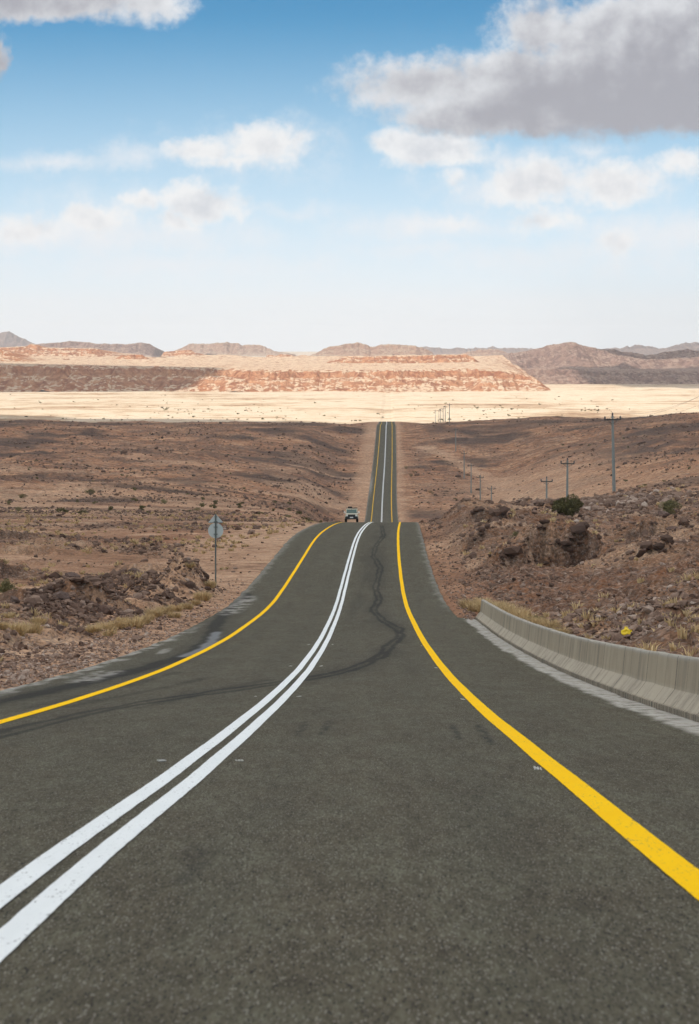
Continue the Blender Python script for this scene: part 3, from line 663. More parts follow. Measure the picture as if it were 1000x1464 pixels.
ridge('mountain', [(668, 520), (684, 512), (705, 508), (725, 508), (750, 501), (770, 497), (790, 492.5), (802, 491), (815, 488.5), (830, 490), (840, 494), (860, 496.5), (880, 498), (895, 501), (915, 505),
                   (930, 507), (950, 502.5), (975, 499), (1000, 500), (1100, 494), (1300, 500)], 6300, 530, 700, 1200, 512, M_MAUVE, step=1.0, seed=15, gully=1.5, rough=.9, jag=1.9)
ridge('hills', [(664, 540), (690, 527), (715, 524.5), (760, 527), (820, 526), (880, 529), (940, 528), (1000, 530), (1100, 526), (1300, 530)], 5050, 550, 300, 900, 527, M_MAUVE, step=1.0, seed=16, gully=1.5, rough=.5, jag=1.4)

# ------------------------------------------------------------------ the clouds overhead that shade the road and part of the hills
def cloud_mat(t, b, pos):
    o = [n for n in t.n if n.type == 'OUTPUT_MATERIAL'][0]
    d = t.add('ShaderNodeBsdfDiffuse'); d.inputs[0].default_value = (.92, .92, .93, 1)
    tr = t.add('ShaderNodeBsdfTranslucent'); tr.inputs[0].default_value = (.94, .94, .95, 1)
    mx = t.add('ShaderNodeMixShader'); mx.inputs[0].default_value = .84
    t.l.new(d.outputs[0], mx.inputs[1]); t.l.new(tr.outputs[0], mx.inputs[2]); t.l.new(mx.outputs[0], o.inputs[0])
M_CLOUD = mat('cloud vapour', build=cloud_mat)
def cloud(shadow_poly, alt, ground, soft, seed):
    """a flat-bottomed cumulus whose shadow falls on the given ground outline"""
    k = (alt-ground)/SUN.z
    poly = np.array([(x+SUN.x*k, y+SUN.y*k) for x, y in shadow_poly])
    lo = poly.min(0)-soft*2; hi = poly.max(0)+soft*2
    n = 90
    X, Y = np.meshgrid(np.linspace(lo[0], hi[0], n), np.linspace(lo[1], hi[1], n), indexing='xy')
    ins = np.zeros(X.shape, bool); dm = np.full(X.shape, 1e9)
    for (x0, y0), (x1, y1) in zip(poly, np.roll(poly, -1, 0)):
        c = ((y0 > Y) != (y1 > Y)) & (X < (x1-x0)*(Y-y0)/(y1-y0+1e-9)+x0); ins ^= c
        L2 = (x1-x0)**2+(y1-y0)**2; t = np.clip(((X-x0)*(x1-x0)+(Y-y0)*(y1-y0))/L2, 0, 1)
        dm = np.minimum(dm, np.hypot(X-x0-t*(x1-x0), Y-y0-t*(y1-y0)))
    sd = np.where(ins, dm, -dm)+soft*1.1*fbm2(X/(soft*5), Y/(soft*5), seed, 5, .55)
    h = np.clip(sd, 0, 500)
    th = np.sqrt(h/500)*320*(1+.5*fbm2(X/220, Y/220, seed+5, 4))
    th = np.where(h > 0, np.maximum(th, 2), 0)
    top = np.stack([X, Y, alt+th], -1).reshape(-1, 3); bot = np.stack([X, Y, alt-th*.12], -1).reshape(-1, 3)
    f = grid_faces(n, n); keep = (h.ravel()[f] > 0).any(1); f = f[keep]
    V = np.concatenate([top, bot]); Fc = np.concatenate([f, f[:, ::-1]+n*n])
    used, inv = np.unique(Fc, return_inverse=True)
    mesh_np('cloud', V[used], inv.reshape(-1, 4), M_CLOUD, kind='structure')
cloud([(-1900, -500), (1900, -500), (1900, 2500), (700, 2330), (300, 2250), (0, 2230), (-200, 2420), (-330, 2620), (-560, 2700), (-900, 2780), (-1900, 2850)], 1500, -60, 60, 1)
cloud([(-1700, 4080), (-560, 4130), (-420, 4180), (-290, 4235), (-225, 4330), (-330, 4420), (-640, 4460), (-690, 4720), (-1700, 4900)], 1600, -50, 50, 2)
cloud([(470, 5350), (760, 3800), (1100, 2800), (3500, 2800), (3500, 6300), (1500, 6250), (1000, 6600), (560, 6500)], 1700, -50, 110, 3)
cloud([(620, 6900), (1000, 6750), (1750, 6800), (3300, 6500), (3500, 9500), (1800, 9500), (900, 8600)], 1750, 0, 110, 5)

# ------------------------------------------------------------------ stones
M_STONE = None
def stone_mat(t, b, pos):
    oi = t.add('ShaderNodeAttribute', attribute_name='tone').outputs['Fac']
    n = t.noise(pos, 6, 5, .65); n2 = t.noise(pos, 30, 3, .6)
    c = t.ramp(t.m('ADD', t.m('MULTIPLY', oi, .8), t.m('MULTIPLY', n, .2)), [(.05, (.058, .037, .029)), (.35, (.14, .09, .067)), (.6, (.215, .142, .105)), (.8, (.30, .215, .165)), (.97, (.50, .405, .33))])
    t.put(b.inputs['Base Color'], t.mix(.5, c, t.mix(n2, (.6, .6, .6), (1.4, 1.4, 1.4)), 'MULTIPLY'))
M_STONE = mat('rubble stone', rough=.92, spec=.05, build=stone_mat)
ico = bmesh.new(); bmesh.ops.create_icosphere(ico, subdivisions=1, radius=1.0)
IV = np.array([v.co[:] for v in ico.verts]); IF = np.array([[v.index for v in f.verts] for f in ico.faces]); ico.free()
def stones(name, X, Y, size, tone, label):
    n = len(X); Z = ground_z(X, Y)
    sq = rng.uniform(.55, 1.25, (n, 3))*np.array([1.15, 1.0, .72])
    jit = rng.normal(0, .17, (n, 12, 3))
    V = (IV[None]+jit)*sq[:, None]*size[:, None, None]*.5
    a = rng.uniform(0, 2*np.pi, n); tl = rng.normal(0, .35, n)
    y2 = V[..., 1]*np.cos(tl)[:, None]-V[..., 2]*np.sin(tl)[:, None]; z2 = V[..., 1]*np.sin(tl)[:, None]+V[..., 2]*np.cos(tl)[:, None]
    x3 = V[..., 0]*np.cos(a)[:, None]-y2*np.sin(a)[:, None]; y3 = V[..., 0]*np.sin(a)[:, None]+y2*np.cos(a)[:, None]
    P3 = np.stack([x3+X[:, None], y3+Y[:, None], z2+(Z+size*.14)[:, None]], -1).reshape(-1, 3)
    Fc = (IF[None]+(np.arange(n)*12)[:, None, None]).reshape(-1, 3)
    o = mesh_np(name, P3, Fc, M_STONE, smooth=False, attrs=dict(tone=np.repeat(tone, 12)), kind='stuff')
    tag(o, label, 'stones', kind='stuff'); return o
def scatter(n, y0, y1, x0p, x1p, dens):
    Y = np.exp(rng.uniform(math.log(y0), math.log(y1), n)); X = at(rng.uniform(x0p, x1p, n), Y)
    keep = rng.random(n) < dens(X, Y); return X[keep], Y[keep]
def dens_rock(sideL):
    def f(X, Y):
        off = X-roadX(Y)
        ok = (off < -6.6) if sideL else (off > np.where(Y < 114, 7.3, 6.6))
        d = .035+.95*rock_mask(X, Y)*sstep(fbm2(X*.16, Y*.08, 301, 4), -.25, .45)
        for bx, by, rx, ry, h in BUMPS: d = np.maximum(d, np.exp(-(((X-bx)/rx)**2+((Y-by)/ry)**2)))
        return d*ok*(1-.6*np.clip(ledge_shape(X, Y, True)*1.6, 0, 1))
    return f
X, Y = scatter(52000, 52, 420, -110, 480, dens_rock(True))
sz = np.clip(rng.lognormal(math.log(.13), .55, len(X)), .05, .75)*np.clip(Y/150, .75, 1.5)
stones('rubble', X, Y, sz, np.clip(rng.normal(.42, .2, len(X)), 0, 1), 'loose brown stones scattered over rough ground on the sign side of the road')
X, Y = scatter(32000, 42, 420, 600, 1110, dens_rock(False))
sz = np.minimum(np.clip(rng.lognormal(math.log(.14), .55, len(X)), .05, .8)*np.clip(Y/150, .75, 1.5), Y*.0038)
stones('rubble', X, Y, sz, np.clip(rng.normal(.47, .2, len(X)), 0, 1), 'loose purplish stones covering the slope behind the concrete barrier')
def dens_far(X, Y):
    off = np.abs(X-roadX(Y)); n = fbm2(X*.03, Y*.016, 311, 5)
    fl = np.exp(-((X-68-.03*(Y-800))/(16+.014*Y))**2)*(X > 0)
    return (off > 13)*(.06+.94*sstep(n, -.15, .4))*(1-.9*fl)
X, Y = scatter(38000, 330, 1560, -80, 1080, dens_far)
stones('rubble', X, Y, np.clip(rng.lognormal(math.log(.42), .5, len(X)), .2, 1.9)*np.clip(Y/700, .6, 1.5), np.clip(rng.normal(.36, .2, len(X)), 0, 1), 'dark stones strewn over the brown slopes beyond the crest')
def dens_ledge(X, Y): return np.clip(ledge_shape(X, Y, True), 0, 1)*(X > 0)
X, Y = scatter(9000, 140, 250, 640, 1000, dens_ledge)
stones('rubble', X, Y, np.clip(rng.lognormal(math.log(.36), .5, len(X)), .12, 1.1), np.clip(rng.normal(.13, .12, len(X)), 0, 1), 'broken dark rock along the outcrop above the barrier')
# verge gravel, left
def heap(X, Y):
    d = 0
    for bx, by, rx, ry, h in BUMPS[:6]: d = np.maximum(d, np.exp(-.8*(((X-bx)/rx)**2+((Y-by)/ry)**2)))
    return d*((X-roadX(Y)) < -7)
X, Y = scatter(26000, 92, 152, 40, 330, heap)
stones('rubble', X, Y, np.clip(rng.lognormal(math.log(.15), .55, len(X)), .05, .7), np.clip(rng.normal(.38, .2, len(X)), 0, 1), 'brown stones heaped in the spoil mounds by the traffic sign')
def dens_strip(X, Y):
    off = X-roadX(Y); return (off > 6.1)*(off < 9.5)*.6
X, Y = scatter(9000, 112, 320, 585, 720, dens_strip)
stones('gravel', X, Y, np.clip(rng.lognormal(math.log(.09), .5, len(X)), .04, .3), np.clip(rng.normal(.55, .2, len(X)), 0, 1), 'loose gravel on the verge between the asphalt and the cut slope')
def dens_verge(X, Y):
    off = X-roadX(Y); return (off < -6.0)*(off > -10.5)*.8
X, Y = scatter(26000, 46, 160, -60, 400, dens_verge)
stones('gravel', X, Y, np.clip(rng.lognormal(math.log(.06), .5, len(X)), .025, .2), np.clip(rng.normal(.74, .18, len(X)), 0, 1), 'fine tan gravel on the verge along the left pavement edge')
# pale rubble berm behind the barrier and grey scree below the pole
def berm(X, Y):
    return np.exp(-((Y-97)/9)**2)*np.exp(-((X-11)/2.2)**2)+.9*np.exp(-((Y-78)/5)**2)*np.exp(-((X-9.3)/1.6)**2)
X, Y = scatter(9000, 62, 125, 760, 1000, berm)
stones('rubble', X, Y, np.clip(rng.lognormal(math.log(.17), .5, len(X)), .06, .42), np.clip(rng.normal(.66, .16, len(X)), 0, 1), 'pale broken stones tipped in a line behind the barrier')
def scree(X, Y):
    return np.exp(-((X-25)/9)**2-((Y-285)/35)**2)
X, Y = scatter(14000, 215, 350, 700, 1000, scree)
stones('rubble', X, Y, np.clip(rng.lognormal(math.log(.4), .45, len(X)), .15, 1.2), np.clip(rng.normal(.60, .2, len(X)), 0, 1), 'grey scree of angular stones below the large green bush')

# single boulders
def make_boulder_mesh(seed, sub=3):
    b = bmesh.new(); bmesh.ops.create_icosphere(b, subdivisions=sub, radius=.5)
    r = np.random.default_rng(seed)
    pl = r.normal(0, 1, (16, 3)); pl /= np.linalg.norm(pl, axis=1)[:, None]; dd = r.uniform(.22, .40, 16)
    for v in b.verts:
        p = np.array(v.co)
        for nrm, d in zip(pl, dd):
            s = p @ nrm
            if s > d: p = p-nrm*(s-d)*.92
        p = p*np.array([1.25, 1, .8])+r.normal(0, .014, 3)
        v.co = Vector(p)
    me = bpy.data.meshes.new('boulder'); b.to_mesh(me); b.free()
    return me
def boulder_mat(t, b, pos):
    ob = t.add('ShaderNodeTexCoord').outputs['Object']; rnd = t.add('ShaderNodeObjectInfo').outputs['Random']
    n = t.noise(ob, 3, 6, .65); n2 = t.noise(ob, 14, 4, .6)
    c = t.mix(n, (.055, .032, .024), (.17, .100, .072)); c = t.mix(t.m('MULTIPLY', rnd, .6), c, t.mix(n, (.10, .075, .065), (.22, .16, .135)))
    t.put(b.inputs['Base Color'], c)
    bn = t.add('ShaderNodeBump'); bn.inputs['Strength'].default_value = .8; bn.inputs['Distance'].default_value = .06
    t.put(bn.inputs['Height'], t.m('ADD', n, t.m('MULTIPLY', n2, .5))); t.put(b.inputs['Normal'], bn.outputs[0])
M_BOULD = mat('boulder rock', rough=.9, spec=.15, build=boulder_mat)
BM = [make_boulder_mesh(s) for s in range(6)]
for m_ in BM: m_.materials.append(M_BOULD)
def boulder(pxl, Y, s, label, group, k, sq=(1, 1, 1)):
    o = bpy.data.objects.new('boulder', BM[k % 6]); COL.objects.link(o)
    x = at(pxl, Y); s *= .8; o.location = (x, Y, gz(x, Y)+s*.12); o.scale = (s*sq[0], s*sq[1], s*sq[2]); o.rotation_euler = (0, 0, k*1.7)
    tag(o, label, 'boulder', group); return o
GL = 'dark boulders on the rocky ground left of the road'
for i, (p, Y, s, lb) in enumerate([
    (193, 150, 1.3, 'black flat boulder beside the brown spoil heap, behind its left flank'), (64, 150, .9, 'small black boulder lying alone in the rocky field'),
    (84, 112, 1.25, 'large dark red boulder at the near end of the rock heap'), (102, 116, 1.1, 'dark red boulder wedged in the middle of the rock heap'),
    (120, 118, 1.2, 'reddish boulder leaning on the far end of the rock heap'), (152, 112, 1.0, 'purple-grey boulder between two straw grass clumps'),
    (60, 108, .7, 'squat brown boulder in front of the rock heap'), (20, 104, .7, 'small reddish boulder among the grass at the frame edge'),
    (132, 128, 1.0, 'brown boulder on the slope above the rock heap'), (232, 146, 1.0, 'angular grey boulder crowning the spoil heap'),
    (244, 150, .8, 'smaller boulder set behind the crown of the spoil heap'), (196, 134, .8, 'brown boulder at the foot of the spoil heap'),
    (45, 135, .8, 'dusty boulder far out in the rocky field'), (160, 142, .7, 'rounded boulder half sunk in the rocky field')]):
    boulder(p, Y, s, lb, GL, i)
GR = 'boulders on the slope right of the road'
for i, (p, Y, s, lb) in enumerate([
    (776, 106, .6, 'grey boulder at the road end of the pale stone line'), (836, 100, .6, 'pale boulder midway along the pale stone line'),
    (862, 101, .65, 'light grey block leaning in the pale stone line'), (890, 98, .7, 'rounded grey boulder closing the pale stone line'),
    (822, 86, .5, 'dark boulder between the barrier and the pale stones'), (828, 84, .4, 'small dark boulder touching its larger twin by the barrier'),
    (885, 172, 1.0, 'dark angular boulder on the bare slope above the hollow'), (948, 190, 1.5, 'dark ledge boulder high on the bare slope'),
    (960, 186, 1.0, 'lower boulder beside the dark ledge'), (930, 285, 1.6, 'brown boulder on the skyline below the tall utility pole'),
    (905, 150, .7, 'weathered boulder on the reddish slope beside the hollow'), (700, 178, .9, 'purplish boulder at the foot of the cut slope by the asphalt'),
    (722, 166, .8, 'broken boulder left of the dark hollow'), (756, 176, 1.5, 'large dark overhanging rock above the hollow'), (800, 178, 1.7, 'largest dark rock forming the roof of the hollow'),
    (838, 180, 1.2, 'dark rock at the uphill end of the hollow')]):
    boulder(p, Y, s, lb, GR, i+3, (1.2, 1, .8))

# ------------------------------------------------------------------ plants
def grass_mat(c1, c2, sc=8):
    def f(t, b, pos):
        n = t.noise(pos, sc, 3, .6); rnd = t.add('ShaderNodeObjectInfo').outputs['Random']
        v = t.add('ShaderNodeAttribute', attribute_name='tone').outputs['Fac']
        t.put(b.inputs['Base Color'], t.mix(t.m('ADD', t.m('MULTIPLY', v, .6), t.m('MULTIPLY', rnd, .35), clamp=True), c1, c2))
    return f
M_STRAW = mat('dry grass', rough=.9, spec=.1, build=grass_mat((.38, .265, .13), (.72, .54, .30)))
M_SCRUB = mat('scrub leaves', rough=.85, spec=.15, build=grass_mat((.062, .056, .022), (.18, .155, .065)))
M_OLIVE = mat('olive shrub', rough=.85, spec=.15, build=grass_mat((.12, .105, .045), (.27, .235, .11)))
M_TWIG = mat('twig wood', (.13, .095, .07), .9, .1, var=.3, vscale=10)
def blades(n, r, h, seed, wdt=.012, lean=.55, droop=.25):
    q = np.random.default_rng(seed)
    a = q.uniform(0, 2*np.pi, n); rad = r*.42*np.sqrt(q.random(n)); bx, by = rad*np.cos(a), rad*np.sin(a)
    a2 = a+q.normal(0, .7, n); ln = q.uniform(.15, 1, n)*lean; L = h*q.uniform(.55, 1.08, n)
    dx, dy = np.cos(a2)*ln*L, np.sin(a2)*ln*L; hz = L*np.sqrt(np.clip(1-ln**2*.8, .2, 1))
    s = np.stack([-np.sin(q.uniform(0, 6.28, n)), np.cos(q.uniform(0, 6.28, n))], -1)*wdt
    z0 = np.zeros(n)-.03
    p0 = np.stack([bx-s[:, 0], by-s[:, 1], z0], -1); p1 = np.stack([bx+s[:, 0], by+s[:, 1], z0], -1)
    m0 = np.stack([bx+dx*.45-s[:, 0]*.8, by+dy*.45-s[:, 1]*.8, hz*.62], -1); m1 = np.stack([bx+dx*.45+s[:, 0]*.8, by+dy*.45+s[:, 1]*.8, hz*.62], -1)
    tp = np.stack([bx+dx, by+dy, hz*(1-droop*ln)], -1)
    V = np.stack([p0, p1, m0, m1, tp], 1).reshape(-1, 3); k = np.arange(n)*5
    return V, np.stack([k, k+1, k+3, k+2], -1), np.stack([k+2, k+3, k+4], -1), np.repeat(q.random(n), 5)
def tuft_mesh(name, n, r, h, seed, m, **kw):
    V, q4, q3, tn = blades(n, r, h, seed, **kw)
    o = mesh_np(name, V, [q4, q3], m, attrs=dict(tone=tn)); me = o.data; bpy.data.objects.remove(o); return me
TUFT = [tuft_mesh('grass_clump', 420, .62, .50, s, M_STRAW, wdt=.011, lean=1.0) for s in range(4)]
def tuft(pxl, Y, s, label, group, k):
    o = bpy.data.objects.new('grass_clump', TUFT[k % 4]); COL.objects.link(o)
    x = at(pxl, Y); o.location = (x, Y, gz(x, Y)); o.scale = (s*1.15, s*1.15, s); o.rotation_euler = (0, 0, k*2.1)
    return tag(o, label, 'grass clump', group)
GG = 'straw grass clumps along the left verge'
tl = [(222, 117, 1.1), (240, 120, 1.3), (256, 124, 1.5), (268, 128, 1.3), (280, 130, 1.2), (292, 136, 1.1), (298, 141, .9), (276, 139, 1.0),
      (172, 103, 1.2), (188, 104, 1.2), (202, 108, 1.0), (178, 110, .9), (132, 97, 1.0), (150, 99, 1.2), (160, 101, .8), (174, 121, .9), (40, 88, 1.0), (24, 86, 1.1), (6, 84, .9), (10, 92, .8), (52, 91, .7), (212, 112, .8), (246, 114, .9)]
names = ['straw grass clump lowest on the bank before the spoil heap', 'tall straw grass clump between lower tufts on the bank', 'biggest straw grass clump below the spoil heap', 'straw grass clump at the foot of the spoil heap',
 'straw grass clump a few steps before the signpost', 'straw grass clump just left of the signpost foot', 'small straw clump touching the signpost foot', 'straw clump up on the flank of the spoil heap',
 'straw clump at the bend of the verge below the rock heap', 'straw clump right of the verge bend, by the gravel', 'pale straw clump between the verge and the bank grasses', 'straw clump behind the verge row, near a purple boulder',
 'straw clump nearest the gravel edge in the verge row', 'wide straw clump in the middle of the verge row', 'small tuft tucked beside the wide verge clump', 'lone straw tuft on the stones above the verge row',
 'straw clump right of the near group at the frame edge', 'fullest straw clump of the near group at the frame edge', 'straw clump cut by the frame edge', 'straw tuft behind the near group by the frame edge', 'small straw tuft ending the near group toward the rocks', 'short straw tuft leading up to the bank grasses', 'low straw tuft on the gravel below the biggest clump']
for i, ((p, Y, s), lb) in enumerate(zip(tl, names)): tuft(p+random.uniform(-5, 5), Y+random.uniform(-2, 2), s*random.uniform(.6, 1.15), lb, GG, i)
GB = 'straw grass clumps behind the concrete barrier'
tr_ = [(672, 128, 1.2), (682, 124, 1.2), (696, 122, 1.3), (708, 120, 1.3), (720, 116, 1.4), (730, 112, 1.5), (742, 108, 1.5), (752, 104, 1.3), (762, 100, 1.1), (786, 96, 1.0), (800, 90, .9), (690, 130, 1.0), (716, 123, 1.0), (772, 103, .9)]
names = ['straw clump by the asphalt just before the barrier starts', 'straw clump touching the far end of the barrier', 'straw clump right behind the far end of the barrier', 'straw clump behind the first barrier joint',
 'straw clump rising over the barrier before the big ones', 'tallest straw clump leaning over the barrier', 'broad straw clump beside the green shrub behind the barrier', 'straw clump left of the green shrub behind the barrier',
 'straw clump half hidden by the green shrub', 'straw clump right of the green shrub behind the barrier', 'last straw clump before the bare stones behind the barrier', 'short tuft at the foot of the cut slope', 'back row straw tuft behind the tallest clump', 'thin tuft on the stones behind the green shrub']
for i, ((p, Y, s), lb) in enumerate(zip(tr_, names)): tuft(p, Y, s*1.05, lb, GB, i+1)
# tiny tufts nobody could count
def tufts_stuff(n, y0, y1, x0, x1, sideL, label, hh=.28):
    X, Y = scatter(n, y0, y1, x0, x1, lambda X, Y: (((X-roadX(Y)) < -8) if sideL else ((X-roadX(Y)) > 8.5))*sstep(fbm2(X*.06, Y*.03, 401, 3), -.2, .4)*.9)
    Vs, Q4, Q3, Tn = [], [], [], []; base = 0
    Z = ground_z(X, Y)
    for i in range(len(X)):
        s = .7+random.random()*.9
        V, q4, q3, tn = blades(26, .30*s, hh*s, i, wdt=.014+.00012*Y[i], lean=.9)
        Vs.append(V+np.array([X[i], Y[i], Z[i]])); Q4.append(q4+base); Q3.append(q3+base); Tn.append(tn); base += len(V)
    o = mesh_np('dry_scrub', np.concatenate(Vs), [np.concatenate(Q4), np.concatenate(Q3)], M_STRAW, attrs=dict(tone=np.concatenate(Tn)), kind='stuff')
    tag(o, label, 'dry scrub', kind='stuff')
tufts_stuff(3000, 70, 420, -80, 480, True, 'sparse straw tufts dotted over the rocky field left of the road')
tufts_stuff(1100, 60, 400, 610, 1080, False, 'sparse straw tufts dotted over the slope right of the road')

def leaf_cloud(n, rx, ry, rz, seed, leaf, lumps=20, base=.15):
    q = np.random.default_rng(seed)
    c = q.normal(0, 1, (lumps, 3)); c /= np.linalg.norm(c, axis=1)[:, None]; c *= q.uniform(.25, .70, lumps)[:, None]; lr = q.uniform(.20, .36, lumps)
    k = q.integers(0, lumps, n); d = q.normal(0, 1, (n, 3)); d /= np.linalg.norm(d, axis=1)[:, None]
    p = c[k]+d*(lr[k]*q.uniform(.45, 1.0, n)**.5)[:, None]
    p[:, 2] = np.maximum(p[:, 2], -.75+.2*q.random(n))
    p = p*np.array([rx, ry, rz])+np.array([0, 0, rz*(.75+base)])
    a = q.normal(0, 1, (n, 3)); a /= np.linalg.norm(a, axis=1)[:, None]; b_ = np.cross(a, q.normal(0, 1, (n, 3))); b_ /= np.linalg.norm(b_, axis=1)[:, None]
    L = leaf*q.uniform(.6, 1.4, n)[:, None]
    V = np.stack([p-a*L, p+b_*L*.4, p+a*L, p-b_*L*.4], 1).reshape(-1, 3)
    return V, np.arange(4*n).reshape(-1, 4), np.repeat(q.random(n), 4), c*np.array([rx, ry, rz])+np.array([0, 0, rz*(.75+base)])
def shrub(name, pxl, Y, wd, ht, label, cat, m=M_SCRUB, group=None, seed=0, n=2600, trunk=0.0, leaf=None):
    x = at(pxl, Y); t = thing(name, (x, Y, gz(x, Y)-.05), label, cat, group)
    crown = ht-trunk
    V, q4, tn, lc = leaf_cloud(n, wd/2, wd/2, crown*.56, seed, leaf or max(.05, wd*.028), base=0)
    V = V+np.array([0, 0, trunk])
    o = mesh_np('crown' if trunk else 'foliage', V, q4, m, t, smooth=False, attrs=dict(tone=tn))
    mb = MB()
    q = random.Random(seed)
    if trunk: mb.tube([(0, 0, -.1), (.05*wd, 0, trunk*.6), (.02, .03, trunk*1.15)], [.05*ht*.5, .04*ht*.5, .02*ht*.5], 6)
    for c in lc:
        e = Vector(c)+Vector((0, 0, trunk)); s = Vector((q.uniform(-.05, .05), q.uniform(-.05, .05), trunk*1.0-.05))
        mb.tube([s, (s+e)/2+Vector((q.uniform(-.1, .1), q.uniform(-.1, .1), -.1)), e], [.028*ht*.4, .02*ht*.4, .006*ht], 5)
    mb.build('trunk' if trunk else 'stem', M_TWIG, t)
    return t
shrub('bush', 811, 227, 3.6, 2.5, 'large dense dark green bush on the stony slope', 'bush', seed=1, n=5200)
shrub('bush', 959, 212, 2.5, 1.9, 'sparser olive green bush uphill beside the dark boulder', 'bush', M_OLIVE, seed=2, n=2600)
shrub('shrub', 768, 104, 1.1, .55, 'low yellow-green shrub amid straw grass behind the barrier', 'shrub', M_OLIVE, seed=3, n=1500, leaf=.03)
shrub('shrub', 738, 185, 1.2, .85, 'olive shrub on the cut slope above the hollow', 'shrub', M_OLIVE, seed=4, n=1100)
shrub('shrub', 12, 128, 1.5, .85, 'dark olive shrub at the frame edge on the rocky field', 'shrub', M_OLIVE, seed=5, n=1600)
shrub('acacia', 129, 560, 3.0, 2.4, 'small umbrella-crowned thorn tree standing alone on the left plain', 'tree', seed=6, n=1500, trunk=.9)
shrub('shrub', 236, 505, 2.4, 1.4, 'grey-green round shrub right of the lone thorn tree', 'shrub', M_OLIVE, seed=7, n=900)
shrub('shrub', 32, 560, 2.8, 1.5, 'dark sprawling shrub left of the lone thorn tree', 'shrub', seed=8, n=900)
shrub('shrub', 111, 500, 1.3, .9, 'small dark shrub beside the lone thorn tree', 'shrub', seed=9, n=500)
shrub('shrub', 26, 400, 2.0, .9, 'low olive shrub near the edge of the left plain', 'shrub', M_OLIVE, seed=10, n=800)
shrub('shrub', 84, 402, 1.2, .8, 'small olive shrub between two low shrubs on the left plain', 'shrub', M_OLIVE, seed=11, n=500)
shrub('shrub', 282, 445, 1.9, 1.0, 'olive shrub on the plain behind the traffic sign', 'shrub', M_OLIVE, seed=12, n=600)
shrub('bush', 482, 372, 1.9, 1.05, 'dark green bush close behind the oncoming car', 'bush', seed=13, n=900)
shrub('shrub', 459, 352, .8, .6, 'small dark shrub left of the car beyond the dark green bush', 'shrub', seed=14, n=400)
shrub('shrub', 412, 420, 1.8, .7, 'low green shrub on the sandy ground left of the car', 'shrub', M_OLIVE, seed=15, n=500)
shrub('shrub', 664, 330, 1.9, .9, 'yellow-green shrub behind the cut slope near the road', 'shrub', M_OLIVE, seed=16, n=700)
for i, (p, Y, wd, lb) in enumerate([(581, 1180, 3.5, 'dark shrub nearest the far road on its right verge'), (588, 1130, 4.0, 'larger dark shrub a little farther from the far road'),
        (593, 1150, 3.0, 'third dark shrub beside the far right verge'), (615, 1030, 3.0, 'small dark shrub among the red stones right of the far road'), (619, 1020, 2.4, 'smaller twin of the shrub among the red stones'), (723, 900, 3.2, 'dark bush beside the poles in the sandy valley')]):
    shrub('shrub', p, Y, wd, wd*.55, lb, 'shrub', seed=20+i, n=350)
# dots of shrub on the sunlit plain and the near ridges: copies of a few kinds
protos = []
for s in range(4):
    V, q4, tn, lc = leaf_cloud(160, 2.4, 2.4, 1.5, 50+s, .42, lumps=6, base=0)
    o = mesh_np('plain_shrub', V, q4, M_SCRUB if s % 2 else M_OLIVE, smooth=False, attrs=dict(tone=tn)); protos.append(o)
cnt = 0
spots = []
q = random.Random(5)
for k in range(260):
    p = q.uniform(-60, 1060); Y = 2430+1500*q.random()**2.0
    if q.random() < .35: p = q.choice([370, 690, 720, 240, 280, 850, 640])+q.gauss(0, 26); Y = 2900+q.gauss(0, 120)
    spots.append((p, Y, q.uniform(.4, .75) if q.random() < .7 else q.uniform(.75, 1.3)))
for p, Y, s in spots:
    o = protos[cnt] if cnt < 4 else protos[cnt % 4].copy()
    if cnt >= 4: COL.objects.link(o)
    x = at(p, Y); o.location = (x, Y, gz(x, Y)-.2); o.scale = (s, s, s*.8); o.rotation_euler = (0, 0, q.uniform(0, 6))
    tag(o, 'tiny dark shrub dotting the sunlit pale plain', 'shrub', 'shrubs dotting the sunlit plain'); cnt += 1
P2 = []
for s in range(3):
    V, q4, tn, lc = leaf_cloud(120, .9, .9, .55, 80+s, .16, lumps=5, base=0)
    P2.append(mesh_np('hill_shrub', V, q4, M_SCRUB, smooth=False, attrs=dict(tone=tn)))
cnt = 0
for k in range(150):
    lft = q.random() < .6
    p = q.uniform(-50, 515) if lft else q.uniform(585, 1050); Y = math.exp(q.uniform(math.log(380), math.log(1400)))
    o = P2[cnt] if cnt < 3 else P2[cnt % 3].copy()
    if cnt >= 3: COL.objects.link(o)
    x = at(p, Y)
    if abs(x-float(roadX(Y))) < 11: x += 14*(-1 if lft else 1)
    s = q.uniform(.4, 1.2); o.location = (x, Y, gz(x, Y)-.1); o.scale = (s*1.2, s*1.2, s); o.rotation_euler = (0, 0, q.uniform(0, 6))
    tag(o, 'tiny dark scrub plant on the shaded brown ground beyond the crest', 'shrub', 'scrub plants on the brown ground beyond the crest'); cnt += 1

# ------------------------------------------------------------------ concrete barrier
BY = np.linspace(-10, 113.5, 480)
prof = [(6.50, -.06), (6.50, .085), (6.535, .10), (6.72, .34), (6.775, .86), (6.79, .885), (6.92, .885), (6.935, .86), (6.99, .34), (7.17, .10), (7.2, -.5)]
PO = np.array([p[0] for p in prof]); PZ = np.array([p[1] for p in prof])
Yb, Jb = np.meshgrid(BY, np.arange(len(prof)), indexing='ij')
Xb = roadX(Yb)+PO[Jb]+.006*fbm2(Yb*.7, PZ[Jb]*2, 501, 3); Zb = EYE-roadD(Yb)+PZ[Jb]+.012*fbm2(Yb*.4, Yb*0+2, 503, 4)*(PZ[Jb] > .3)
joint = np.zeros_like(Yb)
faces = grid_faces(*Yb.shape)
nrow = len(prof); nv = Yb.size
cap0 = np.arange(nrow)[::-1]; cap1 = (len(BY)-1)*nrow+np.arange(nrow)
